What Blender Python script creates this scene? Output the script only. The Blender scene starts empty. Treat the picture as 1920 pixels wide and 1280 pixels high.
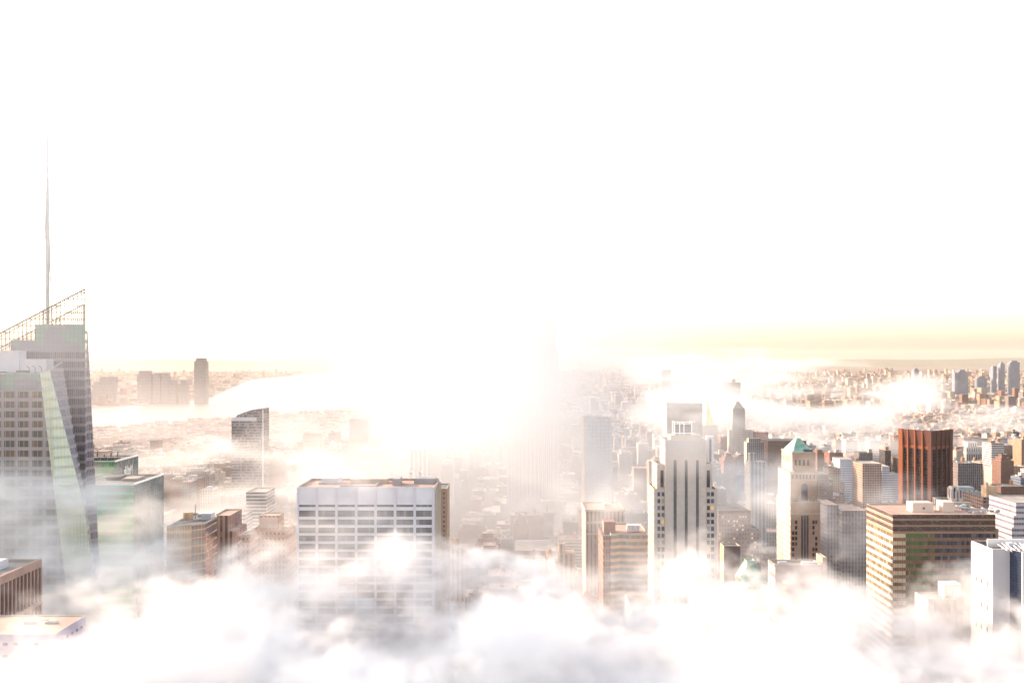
import bpy, bmesh, math, random
from mathutils import Vector

random.seed(11)
R = math.radians
S = bpy.context.scene
COL = S.collection

# ------------------------------------------------------------------ camera
F = 1700.0            # focal length in pixels of the 1920 wide photograph
HZ = 668.0            # image row of the horizon
CAMZ = 260.0
cam = bpy.data.cameras.new('camera')
cam_ob = bpy.data.objects.new('camera', cam)
COL.objects.link(cam_ob)
cam.sensor_width = 36.0
cam.lens = 36.0 * F / 1920.0
cam.shift_y = (HZ - 640.0) / 1920.0
cam.clip_start = 1.0
cam.clip_end = 120000.0
cam_ob.location = (0, 0, CAMZ)
cam_ob.rotation_euler = (R(90), 0, 0)
S.camera = cam_ob

# ------------------------------------------------------------------ sky, sun, exposure
SUN_AZ, SUN_EL = -66.0, 19.0           # degrees; azimuth from straight ahead, negative is to the left
world = bpy.data.worlds.new("World")
S.world = world
world.use_nodes = True
_nt = world.node_tree
sky = _nt.nodes.new('ShaderNodeTexSky')
sky.sky_type = 'NISHITA'
sky.sun_disc = False
sky.sun_elevation = R(SUN_EL)
sky.sun_rotation = R(SUN_AZ)
sky.altitude = 200
sky.air_density = 1.2
sky.dust_density = 2.45
sky.ozone_density = 0.2
_nt.nodes['Background'].inputs[1].default_value = 0.15
_hs = _nt.nodes.new('ShaderNodeHueSaturation')          # a milky, hazy sky: paler blue, softer horizon
_hs.inputs['Saturation'].default_value = 0.60
_nt.links.new(sky.outputs[0], _hs.inputs['Color'])
_nt.links.new(_hs.outputs[0], _nt.nodes['Background'].inputs[0])

sun = bpy.data.lights.new('sun', 'SUN')
sun.energy = 3.0
sun.angle = R(0.5)
sun.color = (1.0, 0.70, 0.50)
sun_ob = bpy.data.objects.new('sun', sun)
COL.objects.link(sun_ob)
_d = Vector((math.sin(R(SUN_AZ)) * math.cos(R(SUN_EL)), math.cos(R(SUN_AZ)) * math.cos(R(SUN_EL)), math.sin(R(SUN_EL))))
sun_ob.rotation_euler = _d.to_track_quat('Z', 'Y').to_euler()
sun_ob.location = (-200, 100, 600)

S.view_settings.view_transform = 'Standard'
S.view_settings.look = 'None'
S.view_settings.gamma = 1.0
S.view_settings.exposure = 1.65
S.cycles.use_denoising = True
S.cycles.adaptive_threshold = 0.004
S.cycles.volume_bounces = 9
S.cycles.max_bounces = 12
S.cycles.diffuse_bounces = 3
S.cycles.glossy_bounces = 3
S.cycles.transparent_max_bounces = 12
S.cycles.volume_step_rate = 2.5
S.cycles.volume_max_steps = 512
S.cycles.caustics_reflective = False
S.cycles.caustics_refractive = False

# ------------------------------------------------------------------ helpers
def X(px, d):
    return (px - 960.0) / F * d

def Z(py, d):
    return CAMZ - (py - HZ) / F * d

def tag(o, label=None, cat=None, group=None, kind=None):
    if label: o['label'] = label
    if cat: o['category'] = cat
    if group: o['group'] = group
    if kind: o['kind'] = kind
    return o

def root(name, x, y, z, label, cat, group=None):
    o = bpy.data.objects.new(name, None)
    COL.objects.link(o)
    o.empty_display_size = 5
    o.location = (x, y, z)
    return tag(o, label, cat, group)

class MB:
    """collects faces (with metre UVs) that become ONE mesh object"""
    def __init__(self):
        self.v, self.f, self.m, self.uv = [], [], [], []

    def poly(self, pts, mi=0, uv=None):
        n = len(self.v)
        pts = [Vector(p) for p in pts]
        self.v += [tuple(p) for p in pts]
        self.f.append(list(range(n, n + len(pts))))
        self.m.append(mi)
        if uv is None:
            nn = (pts[1] - pts[0]).cross(pts[2] - pts[0])
            if nn.length > 1e-9: nn.normalize()
            if abs(nn.z) > 0.75:
                uv = [(p.x, p.y) for p in pts]
            else:
                h = Vector((-nn.y, nn.x, 0))
                if h.length < 1e-6: h = Vector((1, 0, 0))
                h.normalize()
                b = min(p.dot(h) for p in pts)
                uv = [(p.dot(h) - b, p.z) for p in pts]
        self.uv += uv

    def prism(self, fp, z0, z1, mi=0, top=None, bottom=False, fp1=None):
        """fp: footprint counter clockwise seen from above; fp1: footprint at the top"""
        fp1 = fp1 or fp
        n = len(fp)
        for i in range(n):
            a, b = fp[i], fp[(i + 1) % n]
            c, e = fp1[(i + 1) % n], fp1[i]
            self.poly([(a[0], a[1], z0), (b[0], b[1], z0), (c[0], c[1], z1), (e[0], e[1], z1)], mi)
        if top is not None:
            self.poly([(p[0], p[1], z1) for p in fp1], top)
        if bottom:
            self.poly([(p[0], p[1], z0) for p in reversed(fp)], mi)

    def box(self, x0, x1, y0, y1, z0, z1, mi=0, top=True, bottom=True):
        self.prism([(x0, y0), (x1, y0), (x1, y1), (x0, y1)], z0, z1, mi, mi if top is True else (top if top is not False else None), bottom)

    def ring(self, fp, z0, z1, t, mi=0):
        """parapet: a wall of thickness t standing inside footprint fp"""
        inn = inset(fp, t)
        n = len(fp)
        for i in range(n):
            j = (i + 1) % n
            a, b, c, e = fp[i], fp[j], inn[j], inn[i]
            self.poly([(a[0], a[1], z0), (b[0], b[1], z0), (b[0], b[1], z1), (a[0], a[1], z1)], mi)
            self.poly([(a[0], a[1], z1), (b[0], b[1], z1), (c[0], c[1], z1), (e[0], e[1], z1)], mi)
            self.poly([(c[0], c[1], z0), (e[0], e[1], z0), (e[0], e[1], z1), (c[0], c[1], z1)], mi)

    def bar(self, a, b, w, mi=0, w2=None):
        """square bar from a to b"""
        a, b = Vector(a), Vector(b)
        d = (b - a).normalized()
        u = d.cross(Vector((0, 0, 1)))
        if u.length < 1e-3: u = Vector((1, 0, 0))
        u.normalize()
        v = d.cross(u).normalized()
        w2 = w if w2 is None else w2
        A = [a + (u * s + v * t) * w / 2 for s, t in ((-1, -1), (1, -1), (1, 1), (-1, 1))]
        B = [b + (u * s + v * t) * w2 / 2 for s, t in ((-1, -1), (1, -1), (1, 1), (-1, 1))]
        for i in range(4):
            j = (i + 1) % 4
            self.poly([A[i], A[j], B[j], B[i]], mi)
        self.poly(list(reversed(A)), mi)
        self.poly(B, mi)

    def lathe(self, x, y, prof, n=10, mi=0):
        for (r0, z0), (r1, z1) in zip(prof, prof[1:]):
            for i in range(n):
                a, b = 2 * math.pi * i / n, 2 * math.pi * (i + 1) / n
                p = [(x + r0 * math.cos(a), y + r0 * math.sin(a), z0), (x + r0 * math.cos(b), y + r0 * math.sin(b), z0),
                     (x + r1 * math.cos(b), y + r1 * math.sin(b), z1), (x + r1 * math.cos(a), y + r1 * math.sin(a), z1)]
                if r1 < 1e-4: p = p[:3]
                elif r0 < 1e-4: p = [p[0], p[2], p[3]]
                self.poly(p, mi)

    def build(self, name, mats, parent=None, origin=None):
        me = bpy.data.meshes.new(name)
        o0 = Vector(origin) if origin is not None else (Vector(parent.location) if parent is not None and parent.parent is None else Vector((0, 0, 0)))
        if parent is not None and parent.parent is not None:
            o0 = Vector(parent.parent.location)
        me.from_pydata([tuple(Vector(p) - o0) for p in self.v], [], self.f)
        if not isinstance(mats, (list, tuple)): mats = [mats]
        for m in mats: me.materials.append(m)
        me.polygons.foreach_set('material_index', self.m)
        ul = me.uv_layers.new(name='uv')
        ul.data.foreach_set('uv', [c for t in self.uv for c in t])
        me.update()
        o = bpy.data.objects.new(name, me)
        COL.objects.link(o)
        if parent is not None:
            o.parent = parent
        elif origin is not None:
            o.location = o0
        return o

def inset(fp, t):
    n = len(fp)
    out = []
    for i in range(n):
        p0, p1, p2 = Vector(fp[i - 1]), Vector(fp[i]), Vector(fp[(i + 1) % n])
        d1, d2 = (p1 - p0).normalized(), (p2 - p1).normalized()
        n1, n2 = Vector((-d1.y, d1.x)), Vector((-d2.y, d2.x))
        k = 1 + n1.dot(n2)
        q = p1 + (n1 + n2) * (t / max(k, .2))
        out.append((q.x, q.y))
    return out

def rect(x0, x1, y0, y1):
    return [(x0, y0), (x1, y0), (x1, y1), (x0, y1)]

# ------------------------------------------------------------------ materials
class NT:
    def __init__(self, m):
        self.nt = m.node_tree
        self.nt.nodes.clear()
    def n(self, t, **kw):
        k = self.nt.nodes.new(t)
        for a, b in kw.items(): setattr(k, a, b)
        return k
    def put(self, s, v):
        if hasattr(v, 'is_output') or isinstance(v, bpy.types.NodeSocket): self.nt.links.new(v, s)
        else: s.default_value = v
    def math(self, op, a, b=0.0, c=None, clamp=False):
        k = self.n('ShaderNodeMath', operation=op, use_clamp=clamp)
        self.put(k.inputs[0], a); self.put(k.inputs[1], b)
        if c is not None: self.put(k.inputs[2], c)
        return k.outputs[0]
    def mix(self, f, a, b, blend='MIX'):
        k = self.n('ShaderNodeMix', data_type='RGBA', blend_type=blend)
        self.put(k.inputs[0], f); self.put(k.inputs[6], a); self.put(k.inputs[7], b)
        return k.outputs[2]
    def noise(self, vec, scale, detail=3, rough=.55):
        k = self.n('ShaderNodeTexNoise')
        if vec is not None: self.put(k.inputs['Vector'], vec)
        k.inputs['Scale'].default_value = scale
        k.inputs['Detail'].default_value = detail
        k.inputs['Roughness'].default_value = rough
        return k.outputs[0]

def c4(c): return (c[0], c[1], c[2], 1.0)
MATS = {}

def plain(name, col, rough=.85, metal=0.0, var=.25, scale=.15, dark=None, spec=.3):
    m = bpy.data.materials.new(name); m.use_nodes = True
    t = NT(m)
    out = t.n('ShaderNodeOutputMaterial'); b = t.n('ShaderNodeBsdfPrincipled')
    t.nt.links.new(b.outputs[0], out.inputs[0])
    co = t.n('ShaderNodeTexCoord').outputs['Object']
    f = t.noise(co, scale, 5, .65)
    f = t.math('SUBTRACT', f, .5)
    f = t.math('MULTIPLY_ADD', f, 3.0, .5, clamp=True)
    dk = dark or tuple(x * (1 - var) for x in col)
    lt = tuple(min(1, x * (1 + var * .6)) for x in col)
    t.put(b.inputs['Base Color'], t.mix(f, c4(dk), c4(lt)))
    b.inputs['Roughness'].default_value = rough
    b.inputs['Metallic'].default_value = metal
    b.inputs['Specular IOR Level'].default_value = spec
    MATS[name] = m
    return m

def facade(name, wall, glass=(.03, .036, .048), bay=3.0, fl=3.8, w=(.22, .78), h=(.25, .78), span=None, rough=.85,
           grough=.12, var=.35, curt=(.35, .33, .3), metal=0.0, jit=.03, lit=0.0, off=(0, 0), pier=None, sub=0, wmetal=0.0, spec=.5,
           mull=None, gvar=None):
    """procedural wall with a grid of windows in metre UVs; every pane has its own tone and a slight tilt"""
    m = bpy.data.materials.new(name); m.use_nodes = True
    t = NT(m)
    out = t.n('ShaderNodeOutputMaterial'); b = t.n('ShaderNodeBsdfPrincipled')
    t.nt.links.new(b.outputs[0], out.inputs[0])
    uv = t.n('ShaderNodeSeparateXYZ')
    uvn = t.n('ShaderNodeUVMap'); uvn.uv_map = 'uv'
    t.nt.links.new(uvn.outputs[0], uv.inputs[0])
    U = t.math('MULTIPLY_ADD', uv.outputs[0], 1 / bay, off[0]); V = t.math('MULTIPLY_ADD', uv.outputs[1], 1 / fl, off[1])
    fu, fv = t.math('FRACT', U), t.math('FRACT', V)
    iu, iv = t.math('FLOOR', U), t.math('FLOOR', V)
    mu = t.math('MULTIPLY', t.math('GREATER_THAN', fu, w[0]), t.math('LESS_THAN', fu, w[1]))
    mv = t.math('MULTIPLY', t.math('GREATER_THAN', fv, h[0]), t.math('LESS_THAN', fv, h[1]))
    mask = t.math('MULTIPLY', mu, mv)
    if sub:                                    # panes inside a wide band
        s = t.math('FRACT', t.math('MULTIPLY', uv.outputs[0], 1 / sub))
        bar = t.math('LESS_THAN', s, .12)
        iu = t.math('FLOOR', t.math('MULTIPLY', uv.outputs[0], 1 / sub))
    wn = t.n('ShaderNodeTexWhiteNoise', noise_dimensions='3D')
    cv = t.n('ShaderNodeCombineXYZ')
    t.put(cv.inputs[0], iu); t.put(cv.inputs[1], iv)
    oi = t.n('ShaderNodeObjectInfo')
    t.put(cv.inputs[2], oi.outputs['Random'])
    t.nt.links.new(cv.outputs[0], wn.inputs[0])
    r = wn.outputs[0]
    gco = t.mix(t.math('POWER', r, 3.0), c4(glass), c4(tuple(x * (1 - var) + y * var for x, y in zip(glass, curt))))
    if gvar:
        gco = t.mix(t.math('GREATER_THAN', t.noise(uvn.outputs[0], .06, 3), .5), gco, c4(gvar))
    co = t.n('ShaderNodeTexCoord').outputs['Object']
    mp = t.n('ShaderNodeMapping'); mp.inputs['Scale'].default_value = (1, 1, .25)
    t.nt.links.new(co, mp.inputs[0])
    nz = t.math('MULTIPLY_ADD', t.math('SUBTRACT', t.noise(mp.outputs[0], .12, 5, .65), .5), 2.2, .5, clamp=True)
    wc = t.mix(nz, c4(tuple(x * .78 for x in wall)), c4(tuple(min(1, x * 1.15) for x in wall)))
    if span: wc = t.mix(mu, wc, c4(span))
    base = t.mix(mask, wc, gco)
    if sub: base = t.mix(t.math('MULTIPLY', bar, mask), base, c4(mull or tuple(x * .5 for x in wall)))
    t.put(b.inputs['Base Color'], base)
    t.put(b.inputs['Roughness'], t.math('MULTIPLY_ADD', mask, grough - rough, rough))
    t.put(b.inputs['Metallic'], t.math('MULTIPLY_ADD', mask, metal - wmetal, wmetal))
    b.inputs['Specular IOR Level'].default_value = spec
    if lit > 0:
        li = t.math('MULTIPLY', t.math('GREATER_THAN', r, 1 - lit), mask)
        b.inputs['Emission Color'].default_value = (1, .72, .4, 1)
        t.put(b.inputs['Emission Strength'], t.math('MULTIPLY', li, .28))
    if jit:
        g = t.n('ShaderNodeNewGeometry')
        sb = t.n('ShaderNodeVectorMath', operation='SUBTRACT')
        t.nt.links.new(wn.outputs[1], sb.inputs[0]); sb.inputs[1].default_value = (.5, .5, .5)
        sc = t.n('ShaderNodeVectorMath', operation='SCALE')
        t.nt.links.new(sb.outputs[0], sc.inputs[0]); t.put(sc.inputs['Scale'], t.math('MULTIPLY', mask, jit))
        ad = t.n('ShaderNodeVectorMath', operation='ADD')
        t.nt.links.new(g.outputs['Normal'], ad.inputs[0]); t.nt.links.new(sc.outputs[0], ad.inputs[1])
        no = t.n('ShaderNodeVectorMath', operation='NORMALIZE')
        t.nt.links.new(ad.outputs[0], no.inputs[0])
        t.nt.links.new(no.outputs[0], b.inputs['Normal'])
    MATS[name] = m
    return m

def glassmat(name, col, rough=.1, metal=.0, var=.4, cell=(1.5, 4.0), jit=.04, alt=None, altp=.2, spec=.5):
    """panes: each cell of the sheet its own tone and tilt"""
    return facade(name, tuple(x * .35 for x in col), col, cell[0], cell[1], (.06, .97), (.02, .98), grough=rough, var=var, metal=metal, jit=jit, curt=alt or (.4, .38, .33), spec=spec)

roof_dark = plain('roof_tar', (.16, .15, .15), .9, var=.35, scale=.12)
roof_pale = plain('roof_gravel', (.36, .32, .29), .9, var=.3, scale=.12)
roof_pink = plain('roof_pink', (.46, .30, .24), .85, var=.22, scale=.1)
stone = plain('stone', (.42, .36, .30), .85, var=.14, scale=.12)
stone_grey = plain('stone_grey', (.36, .34, .35), .85, var=.14, scale=.12)
white_stone = plain('white_stone', (.58, .55, .58), .7, var=.10, scale=.1)
white_paint = plain('white_paint', (.78, .74, .70), .6, var=.06, scale=.1)
metal_grey = plain('metal_grey', (.4, .4, .42), .45, .6, var=.2)
dark_metal = plain('dark_metal', (.10, .09, .09), .6, .2, var=.2)
brick_red = plain('brick_red', (.32, .095, .045), .85, var=.16, scale=.2)
brick_brown = plain('brick_brown', (.26, .145, .10), .85, var=.2, scale=.2)
tank_wood = plain('tank_wood', (.36, .21, .13), .9, var=.3, scale=.8)
copper_green = plain('copper_green', (.21, .37, .29), .6, var=.35, scale=.25)
gold = plain('gold_leaf', (.75, .55, .24), .4, .5, var=.15, scale=.2)
win_dark = plain('window_dark', (.030, .034, .045), .1, var=.5, scale=.12, spec=.5)
win_blue = plain('window_blue', (.06, .075, .11), .1, var=.4, scale=.15, spec=.6)
win_curtain = plain('window_curtain', (.30, .27, .23), .3, var=.3, scale=.3)
win_lit = bpy.data.materials.new('window_lit'); win_lit.use_nodes = True
_b = win_lit.node_tree.nodes['Principled BSDF']
_b.inputs['Base Color'].default_value = (.5, .3, .12, 1); _b.inputs['Emission Color'].default_value = (1, .66, .3, 1); _b.inputs['Emission Strength'].default_value = .09

# generic facades: (kind, colour word, material)
GEN = [
    ('brick_apartment_block', 'brown brick', facade('facade_brown_brick', (.17, .09, .065), bay=2.7, fl=3.2, w=(.3, .7), h=(.3, .75), lit=.01)),
    ('brick_apartment_block', 'red brick', facade('facade_red_brick', (.22, .085, .055), bay=3.1, fl=3.3, w=(.28, .72), h=(.28, .74))),
    ('brick_apartment_block', 'tan brick', facade('facade_tan_brick', (.30, .19, .125), bay=2.9, fl=3.3, w=(.3, .72), h=(.3, .74), lit=.01)),
    ('stone_office_block', 'cream stone', facade('facade_cream_stone', (.38, .29, .21), bay=3.2, fl=3.9, w=(.25, .75), h=(.22, .8), span=(.27, .20, .15))),
    ('stone_office_block', 'grey stone', facade('facade_grey_stone', (.21, .175, .17), bay=2.8, fl=3.8, w=(.27, .73), h=(.25, .8), span=(.13, .11, .11))),
    ('stone_office_block', 'pale stone', facade('facade_pale_stone', (.46, .38, .33), bay=2.6, fl=3.6, w=(.3, .7), h=(.3, .75))),
    ('banded_office_block', 'white banded', facade('facade_white_band', (.52, .47, .45), bay=30, fl=3.7, w=(.01, .99), h=(.38, .8), sub=1.6, mull=(.3, .3, .3))),
    ('banded_office_block', 'tan banded', facade('facade_tan_band', (.29, .185, .13), bay=24, fl=3.8, w=(.02, .98), h=(.4, .85), sub=1.8, mull=(.2, .15, .12))),
    ('glass_office_block', 'blue glass', facade('facade_blue_glass', (.22, .25, .30), (.07, .10, .15), bay=1.6, fl=3.9, w=(.08, .94), h=(.2, .96), span=(.16, .2, .26), metal=.25)),
    ('glass_office_block', 'dark glass', facade('facade_dark_glass', (.10, .085, .08), (.035, .035, .04), bay=1.8, fl=3.9, w=(.1, .92), h=(.22, .95), span=(.07, .06, .06), metal=.1)),
]
ROOFS = [('dark', roof_dark), ('pale', roof_pale), ('pinkish', roof_pink)]
OCC = []          # footprints already taken
MARKS = []        # (px, name) of the landmarks, for the labels of the buildings near them

def occ(x0, x1, y0, y1, m=4):
    OCC.append((x0 - m, x1 + m, y0 - m, y1 + m))

def water_tank(mb, x, y, z, s=1.0):
    for a in range(4):
        mb.bar((x + 1.3 * s * (-1) ** a, y + 1.3 * s * (-1) ** (a // 2), z), (x + 1.3 * s * (-1) ** a, y + 1.3 * s * (-1) ** (a // 2), z + 2.6 * s), .35 * s)
    mb.lathe(x, y, [(0, z + 2.6 * s), (2.2 * s, z + 2.6 * s), (2.05 * s, z + 6.6 * s), (2.35 * s, z + 6.6 * s), (0, z + 8.6 * s)], 12)

def panes(parent, rects, name='window', mat=None, dep=.18, axis='y', at=0.0, mats=None, cap=100):
    """separate window panes on a wall: rects are (a0,a1,z0,z1); axis 'y' = wall facing the camera at y=at,
    'x-' / 'x+' = wall facing left / right at x=at"""
    rest = MB()
    for i, (a0, a1, z0, z1) in enumerate(rects):
        mb = rest if i >= cap else MB()
        mi = 0
        if axis == 'y': mb.box(a0, a1, at - dep, at + .3, z0, z1, mi)
        elif axis == 'x-': mb.box(at - dep, at + .3, a0, a1, z0, z1, mi)
        else: mb.box(at - .3, at + dep, a0, a1, z0, z1, mi)
        if i < cap: mb.build(name, (mats[i % len(mats)] if mats else mat), parent)
    if rest.f:
        tag(rest.build(name, mat or mats[0], parent), kind='stuff')

# ------------------------------------------------------------------ ground, river
def ground_mat():
    m = bpy.data.materials.new('city_ground'); m.use_nodes = True
    t = NT(m)
    out = t.n('ShaderNodeOutputMaterial'); b = t.n('ShaderNodeBsdfPrincipled')
    t.nt.links.new(b.outputs[0], out.inputs[0])
    co = t.n('ShaderNodeTexCoord').outputs['Object']
    f = t.math('MULTIPLY_ADD', t.math('SUBTRACT', t.noise(co, .02, 6, .7), .5), 3, .5, clamp=True)
    g = t.math('GREATER_THAN', t.noise(co, .0011, 4, .6), .57)
    base = t.mix(f, (.05, .038, .034, 1), (.19, .12, .095, 1))
    green = t.mix(f, (.05, .055, .03, 1), (.12, .11, .05, 1))
    t.put(b.inputs['Base Color'], t.mix(t.math('MULTIPLY', g, .8), base, green))
    b.inputs['Roughness'].default_value = .9
    return m

g = MB()
g.poly([(-60000, -3000, 0), (60000, -3000, 0), (60000, 60000, 0), (-60000, 60000, 0)])
tag(g.build('ground', ground_mat()), kind='structure')

water = bpy.data.materials.new('river_water'); water.use_nodes = True
_t = NT(water)
_o = _t.n('ShaderNodeOutputMaterial'); _b = _t.n('ShaderNodeBsdfPrincipled')
_t.nt.links.new(_b.outputs[0], _o.inputs[0])
_b.inputs['Base Color'].default_value = (.15, .17, .15, 1); _b.inputs['Roughness'].default_value = .4; _b.inputs['Specular IOR Level'].default_value = .2
_bm = _t.n('ShaderNodeBump'); _bm.inputs['Strength'].default_value = .25; _bm.inputs['Distance'].default_value = 3
_mp = _t.n('ShaderNodeMapping'); _mp.inputs['Scale'].default_value = (.25, 1, 1)
_t.nt.links.new(_t.n('ShaderNodeTexCoord').outputs['Object'], _mp.inputs[0])
_t.nt.links.new(_t.noise(_mp.outputs[0], .03, 5, .65), _bm.inputs['Height'])
_t.nt.links.new(_bm.outputs[0], _b.inputs['Normal'])

def gp(px, py, z=0.6):
    d = (CAMZ - z) * F / (py - HZ)
    return (X(px, d), d, z)

near_shore = [(-260, 835), (0, 814), (100, 809), (230, 806), (300, 801), (420, 789), (520, 779), (620, 768), (760, 752), (900, 738), (1010, 724)]
far_shore = [(1030, 684), (900, 686), (700, 692), (560, 703), (470, 712), (410, 738), (392, 748), (300, 757), (173, 766), (0, 776), (-260, 790)]
g = MB()
g.poly([gp(*p) for p in near_shore + far_shore])
tag(g.build('river_water', water), kind='structure')
g = MB()
g.poly([gp(1250, 744), gp(1500, 741), gp(1700, 739), gp(1990, 741), gp(1990, 735), gp(1700, 734.5), gp(1500, 736), gp(1250, 738)])
tag(g.build('east_river_water', water), kind='structure')
RIVER = [gp(*p)[:2] for p in near_shore + far_shore]
RIVER2 = [gp(1250, 744)[:2], gp(1990, 741)[:2], gp(1990, 735)[:2], gp(1250, 738)[:2]]

def inside(x, y, poly):
    c = False
    n = len(poly)
    for i in range(n):
        (x0, y0), (x1, y1) = poly[i], poly[i - 1]
        if (y0 > y) != (y1 > y) and x < (x1 - x0) * (y - y0) / (y1 - y0) + x0: c = not c
    return c

# hills on the horizon
hm = plain('hill_green', (.09, .10, .06), .95, var=.3, scale=.002)
g = MB()
xs = [-16000 + 800 * i for i in range(46)]
hz = [random.uniform(120, 230) for _ in xs]
hz = [(hz[i - 1] + hz[i] + hz[(i + 1) % len(hz)]) / 3 for i in range(len(hz))]
for i in range(len(xs) - 1):
    a, b = xs[i], xs[i + 1]
    g.poly([(a, 22000, -2), (b, 22000, -2), (b, 24500, hz[i + 1]), (a, 24500, hz[i])])
    g.poly([(a, 24500, hz[i]), (b, 24500, hz[i + 1]), (b, 29000, -2), (a, 29000, -2)])
tag(g.build('hills', hm), kind='structure')

# ------------------------------------------------------------------ glass tower with sloped lattice crown (far left)
def glass_crown_tower():
    t = root('glass_skyscraper', -245, 452, 0, 'tall faceted glass tower with sloping lattice crown and a needle mast', 'skyscraper')
    occ(-330, -200, 415, 480)
    cw = facade('crown_tower_glass', (.27, .24, .29), (.08, .075, .095), bay=1.05, fl=4.6, w=(.1, .93), h=(.3, .97), grough=.14, var=.3, curt=(.34, .30, .28), metal=.15, jit=.03, span=(.25, .21, .225))
    cw_pale = facade('crown_tower_pale_glass', (.16, .16, .18), (.20, .28, .245), bay=2.1, fl=2.3, w=(.1, .96), h=(.08, .97), grough=.2, var=.5, curt=(.22, .36, .26), metal=.15, jit=.02, gvar=(.24, .23, .27))
    cw_front = facade('crown_tower_front_glass', (.29, .245, .25), (.075, .075, .065), bay=6.5, fl=4.6, w=(.14, .95), h=(.3, .95), grough=.12, var=.3, curt=(.36, .17, .10), metal=.1, sub=2.15, mull=(.3, .3, .28))
    cw_bright = facade('crown_tower_facet_glass', (.25, .245, .20), (.42, .43, .335), bay=1.5, fl=4.6, w=(.07, .95), h=(.28, .98), grough=.16, var=.3, curt=(.62, .54, .22), metal=.2, span=(.44, .43, .35), jit=.05)  # sky reflected in this facet is put into its pale glass colour
    # rear volume
    yf, yb, xr = 450.0, 466.0, X(160, 450)
    def xb(z): return -219 + (293 - z) * 0.0495
    xl = -330.0
    xa, xc = X(0, 450), X(158.5, 450)
    def ztop(x): return 271.4 + (x - xa) / (xc - xa) * 21.8
    def solid(x): return 275.9 if x > X(67, 450) else (268.2 if x > X(20, 450) else 261.5)
    m = MB()
    m.poly([(xl, yf, 0), (xr, yf, 0), (xr, yf, 262), (xl, yf, 262)], 0)
    m.poly([(X(67, 450), yf, 262), (xr, yf, 262), (xr, yf, 275.9), (X(67, 450), yf, 275.9)], 1)
    m.poly([(X(20, 450), yf, 262), (X(67, 450), yf, 262), (X(67, 450), yf, 268.2), (X(20, 450), yf, 268.2)], 1)
    m.poly([(xr, yf, 0), (xb(0), yb, 0), (xb(276), yb, 276), (xr, yf, 275.9)], 0)
    m.poly([(xl, yf, 262), (X(20, 450), yf, 262), (X(20, 450), yb, 262), (xl, yb, 262)], 2)
    m.poly([(X(20, 450), yf, 268.2), (X(67, 450), yf, 268.2), (X(67, 450), yb, 268.2), (X(20, 450), yb, 268.2)], 2)
    m.poly([(X(67, 450), yf, 275.9), (xr, yf, 275.9), (xb(276), yb, 276), (X(67, 450), yb, 275.9)], 2)
    for xx, z0, z1 in ((X(20, 450), 262, 268.2), (X(67, 450), 268.2, 275.9)):
        m.poly([(xx, yb, z0), (xx, yf, z0), (xx, yf, z1), (xx, yb, z1)], 1)
    m.poly([(xb(0), yb, 0), (xl, yb, 0), (xl, yb, 261), (xb(261), yb, 261)], 0)
    tag(m.build('curtain_wall', [cw, cw_pale, roof_pale], t))
    # lattice crown
    m = MB()
    for y, w, xr in ((yf - .15, .52, xr), (yb + 8, .42, X(157, yb + 8))):
        x = xl + 1
        while x <= xr + .01:
            top, bot = ztop(x), solid(x) if y < 451 else 262
            if top > bot + .3: m.bar((x, y, bot), (x, y, top), w * .62)
            x += 2.1
        m.bar((xr - .1, y, solid(xr)), (xr - .1, y, ztop(xr)), w)
        m.bar((xl, y, ztop(xl)), (xr, y, ztop(xr)), w * 1.3)
        m.bar((xl, y + .2, ztop(xl) - 1.6), (xr, y + .2, ztop(xr) - 1.6), w * .7)
        z = 262.0
        while z < 293:
            x0 = xa + (z - 271.4) / 21.8 * (xc - xa)
            if y < 451:
                if z < 268: x0, x1 = max(x0, xl), X(20, 450)
                elif z < 275.5: x0, x1 = max(x0, xl), X(67, 450)
                else: x1 = xr
            else: x0, x1 = max(x0, xl), xr
            if x1 > x0 + 1:
                m.bar((x0, y, z), (x1, y, z), w * .7)
                if int(z * 10) % 3 == 0: m.bar((x0, y, z + .7), (x1, y, z + .7), w * .6)
            z += 3.3 if y < 451 else 4.1
    x = xl + 1
    while x < xr:
        m.bar((x, yf, ztop(x)), (x - 6, yb + 8, ztop(x)), .2); x += 8.4
    lat = plain('lattice_steel', (.16, .105, .075), .6, .1, var=.1)
    m.build('crown_lattice', lat, t)
    gl = bpy.data.materials.new('crown_glass'); gl.use_nodes = True
    q = NT(gl); o = q.n('ShaderNodeOutputMaterial'); mx = q.n('ShaderNodeMixShader'); tr = q.n('ShaderNodeBsdfTransparent'); gs = q.n('ShaderNodeBsdfGlossy')
    gs.inputs['Color'].default_value = (.7, .75, .75, 1); gs.inputs['Roughness'].default_value = .1; mx.inputs[0].default_value = .18
    tr.inputs['Color'].default_value = (.80, .75, .70, 1)
    q.nt.links.new(tr.outputs[0], mx.inputs[1]); q.nt.links.new(gs.outputs[0], mx.inputs[2]); q.nt.links.new(mx.outputs[0], o.inputs[0])
    m = MB()
    for a, b, zz in ((xl, X(20, 450), 262), (X(20, 450), X(67, 450), 268.2), (X(67, 450), xr, 275.9)):
        if ztop(a) < zz: a = xa + (zz - 271.4) / 21.8 * (xc - xa)
        if b > a: m.poly([(a, yf + .1, zz), (b, yf + .1, zz), (b, yf + .1, ztop(b)), (a, yf + .1, ztop(a))])
    m.build('crown_glazing', gl, t)
    # front volume: levels of the three corner lines (px, depth) going down
    lv = [[(75, 425, 251.75), (93, 433, 253.6), (117, 444, 256.9)],
          [(105, 425, 189.4), (157, 433, 189.4), (161, 444, 189.4)],
          [(126, 425, 148), (179, 433, 148), (183, 444, 148)],
          [(126, 425, 0), (179, 433, 0), (183, 444, 0)]]
    lv = [[(X(p, d), d, z) for p, d, z in l] for l in lv]
    mf, mb_, mc = MB(), MB(), MB()
    zt = 243.0
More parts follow.
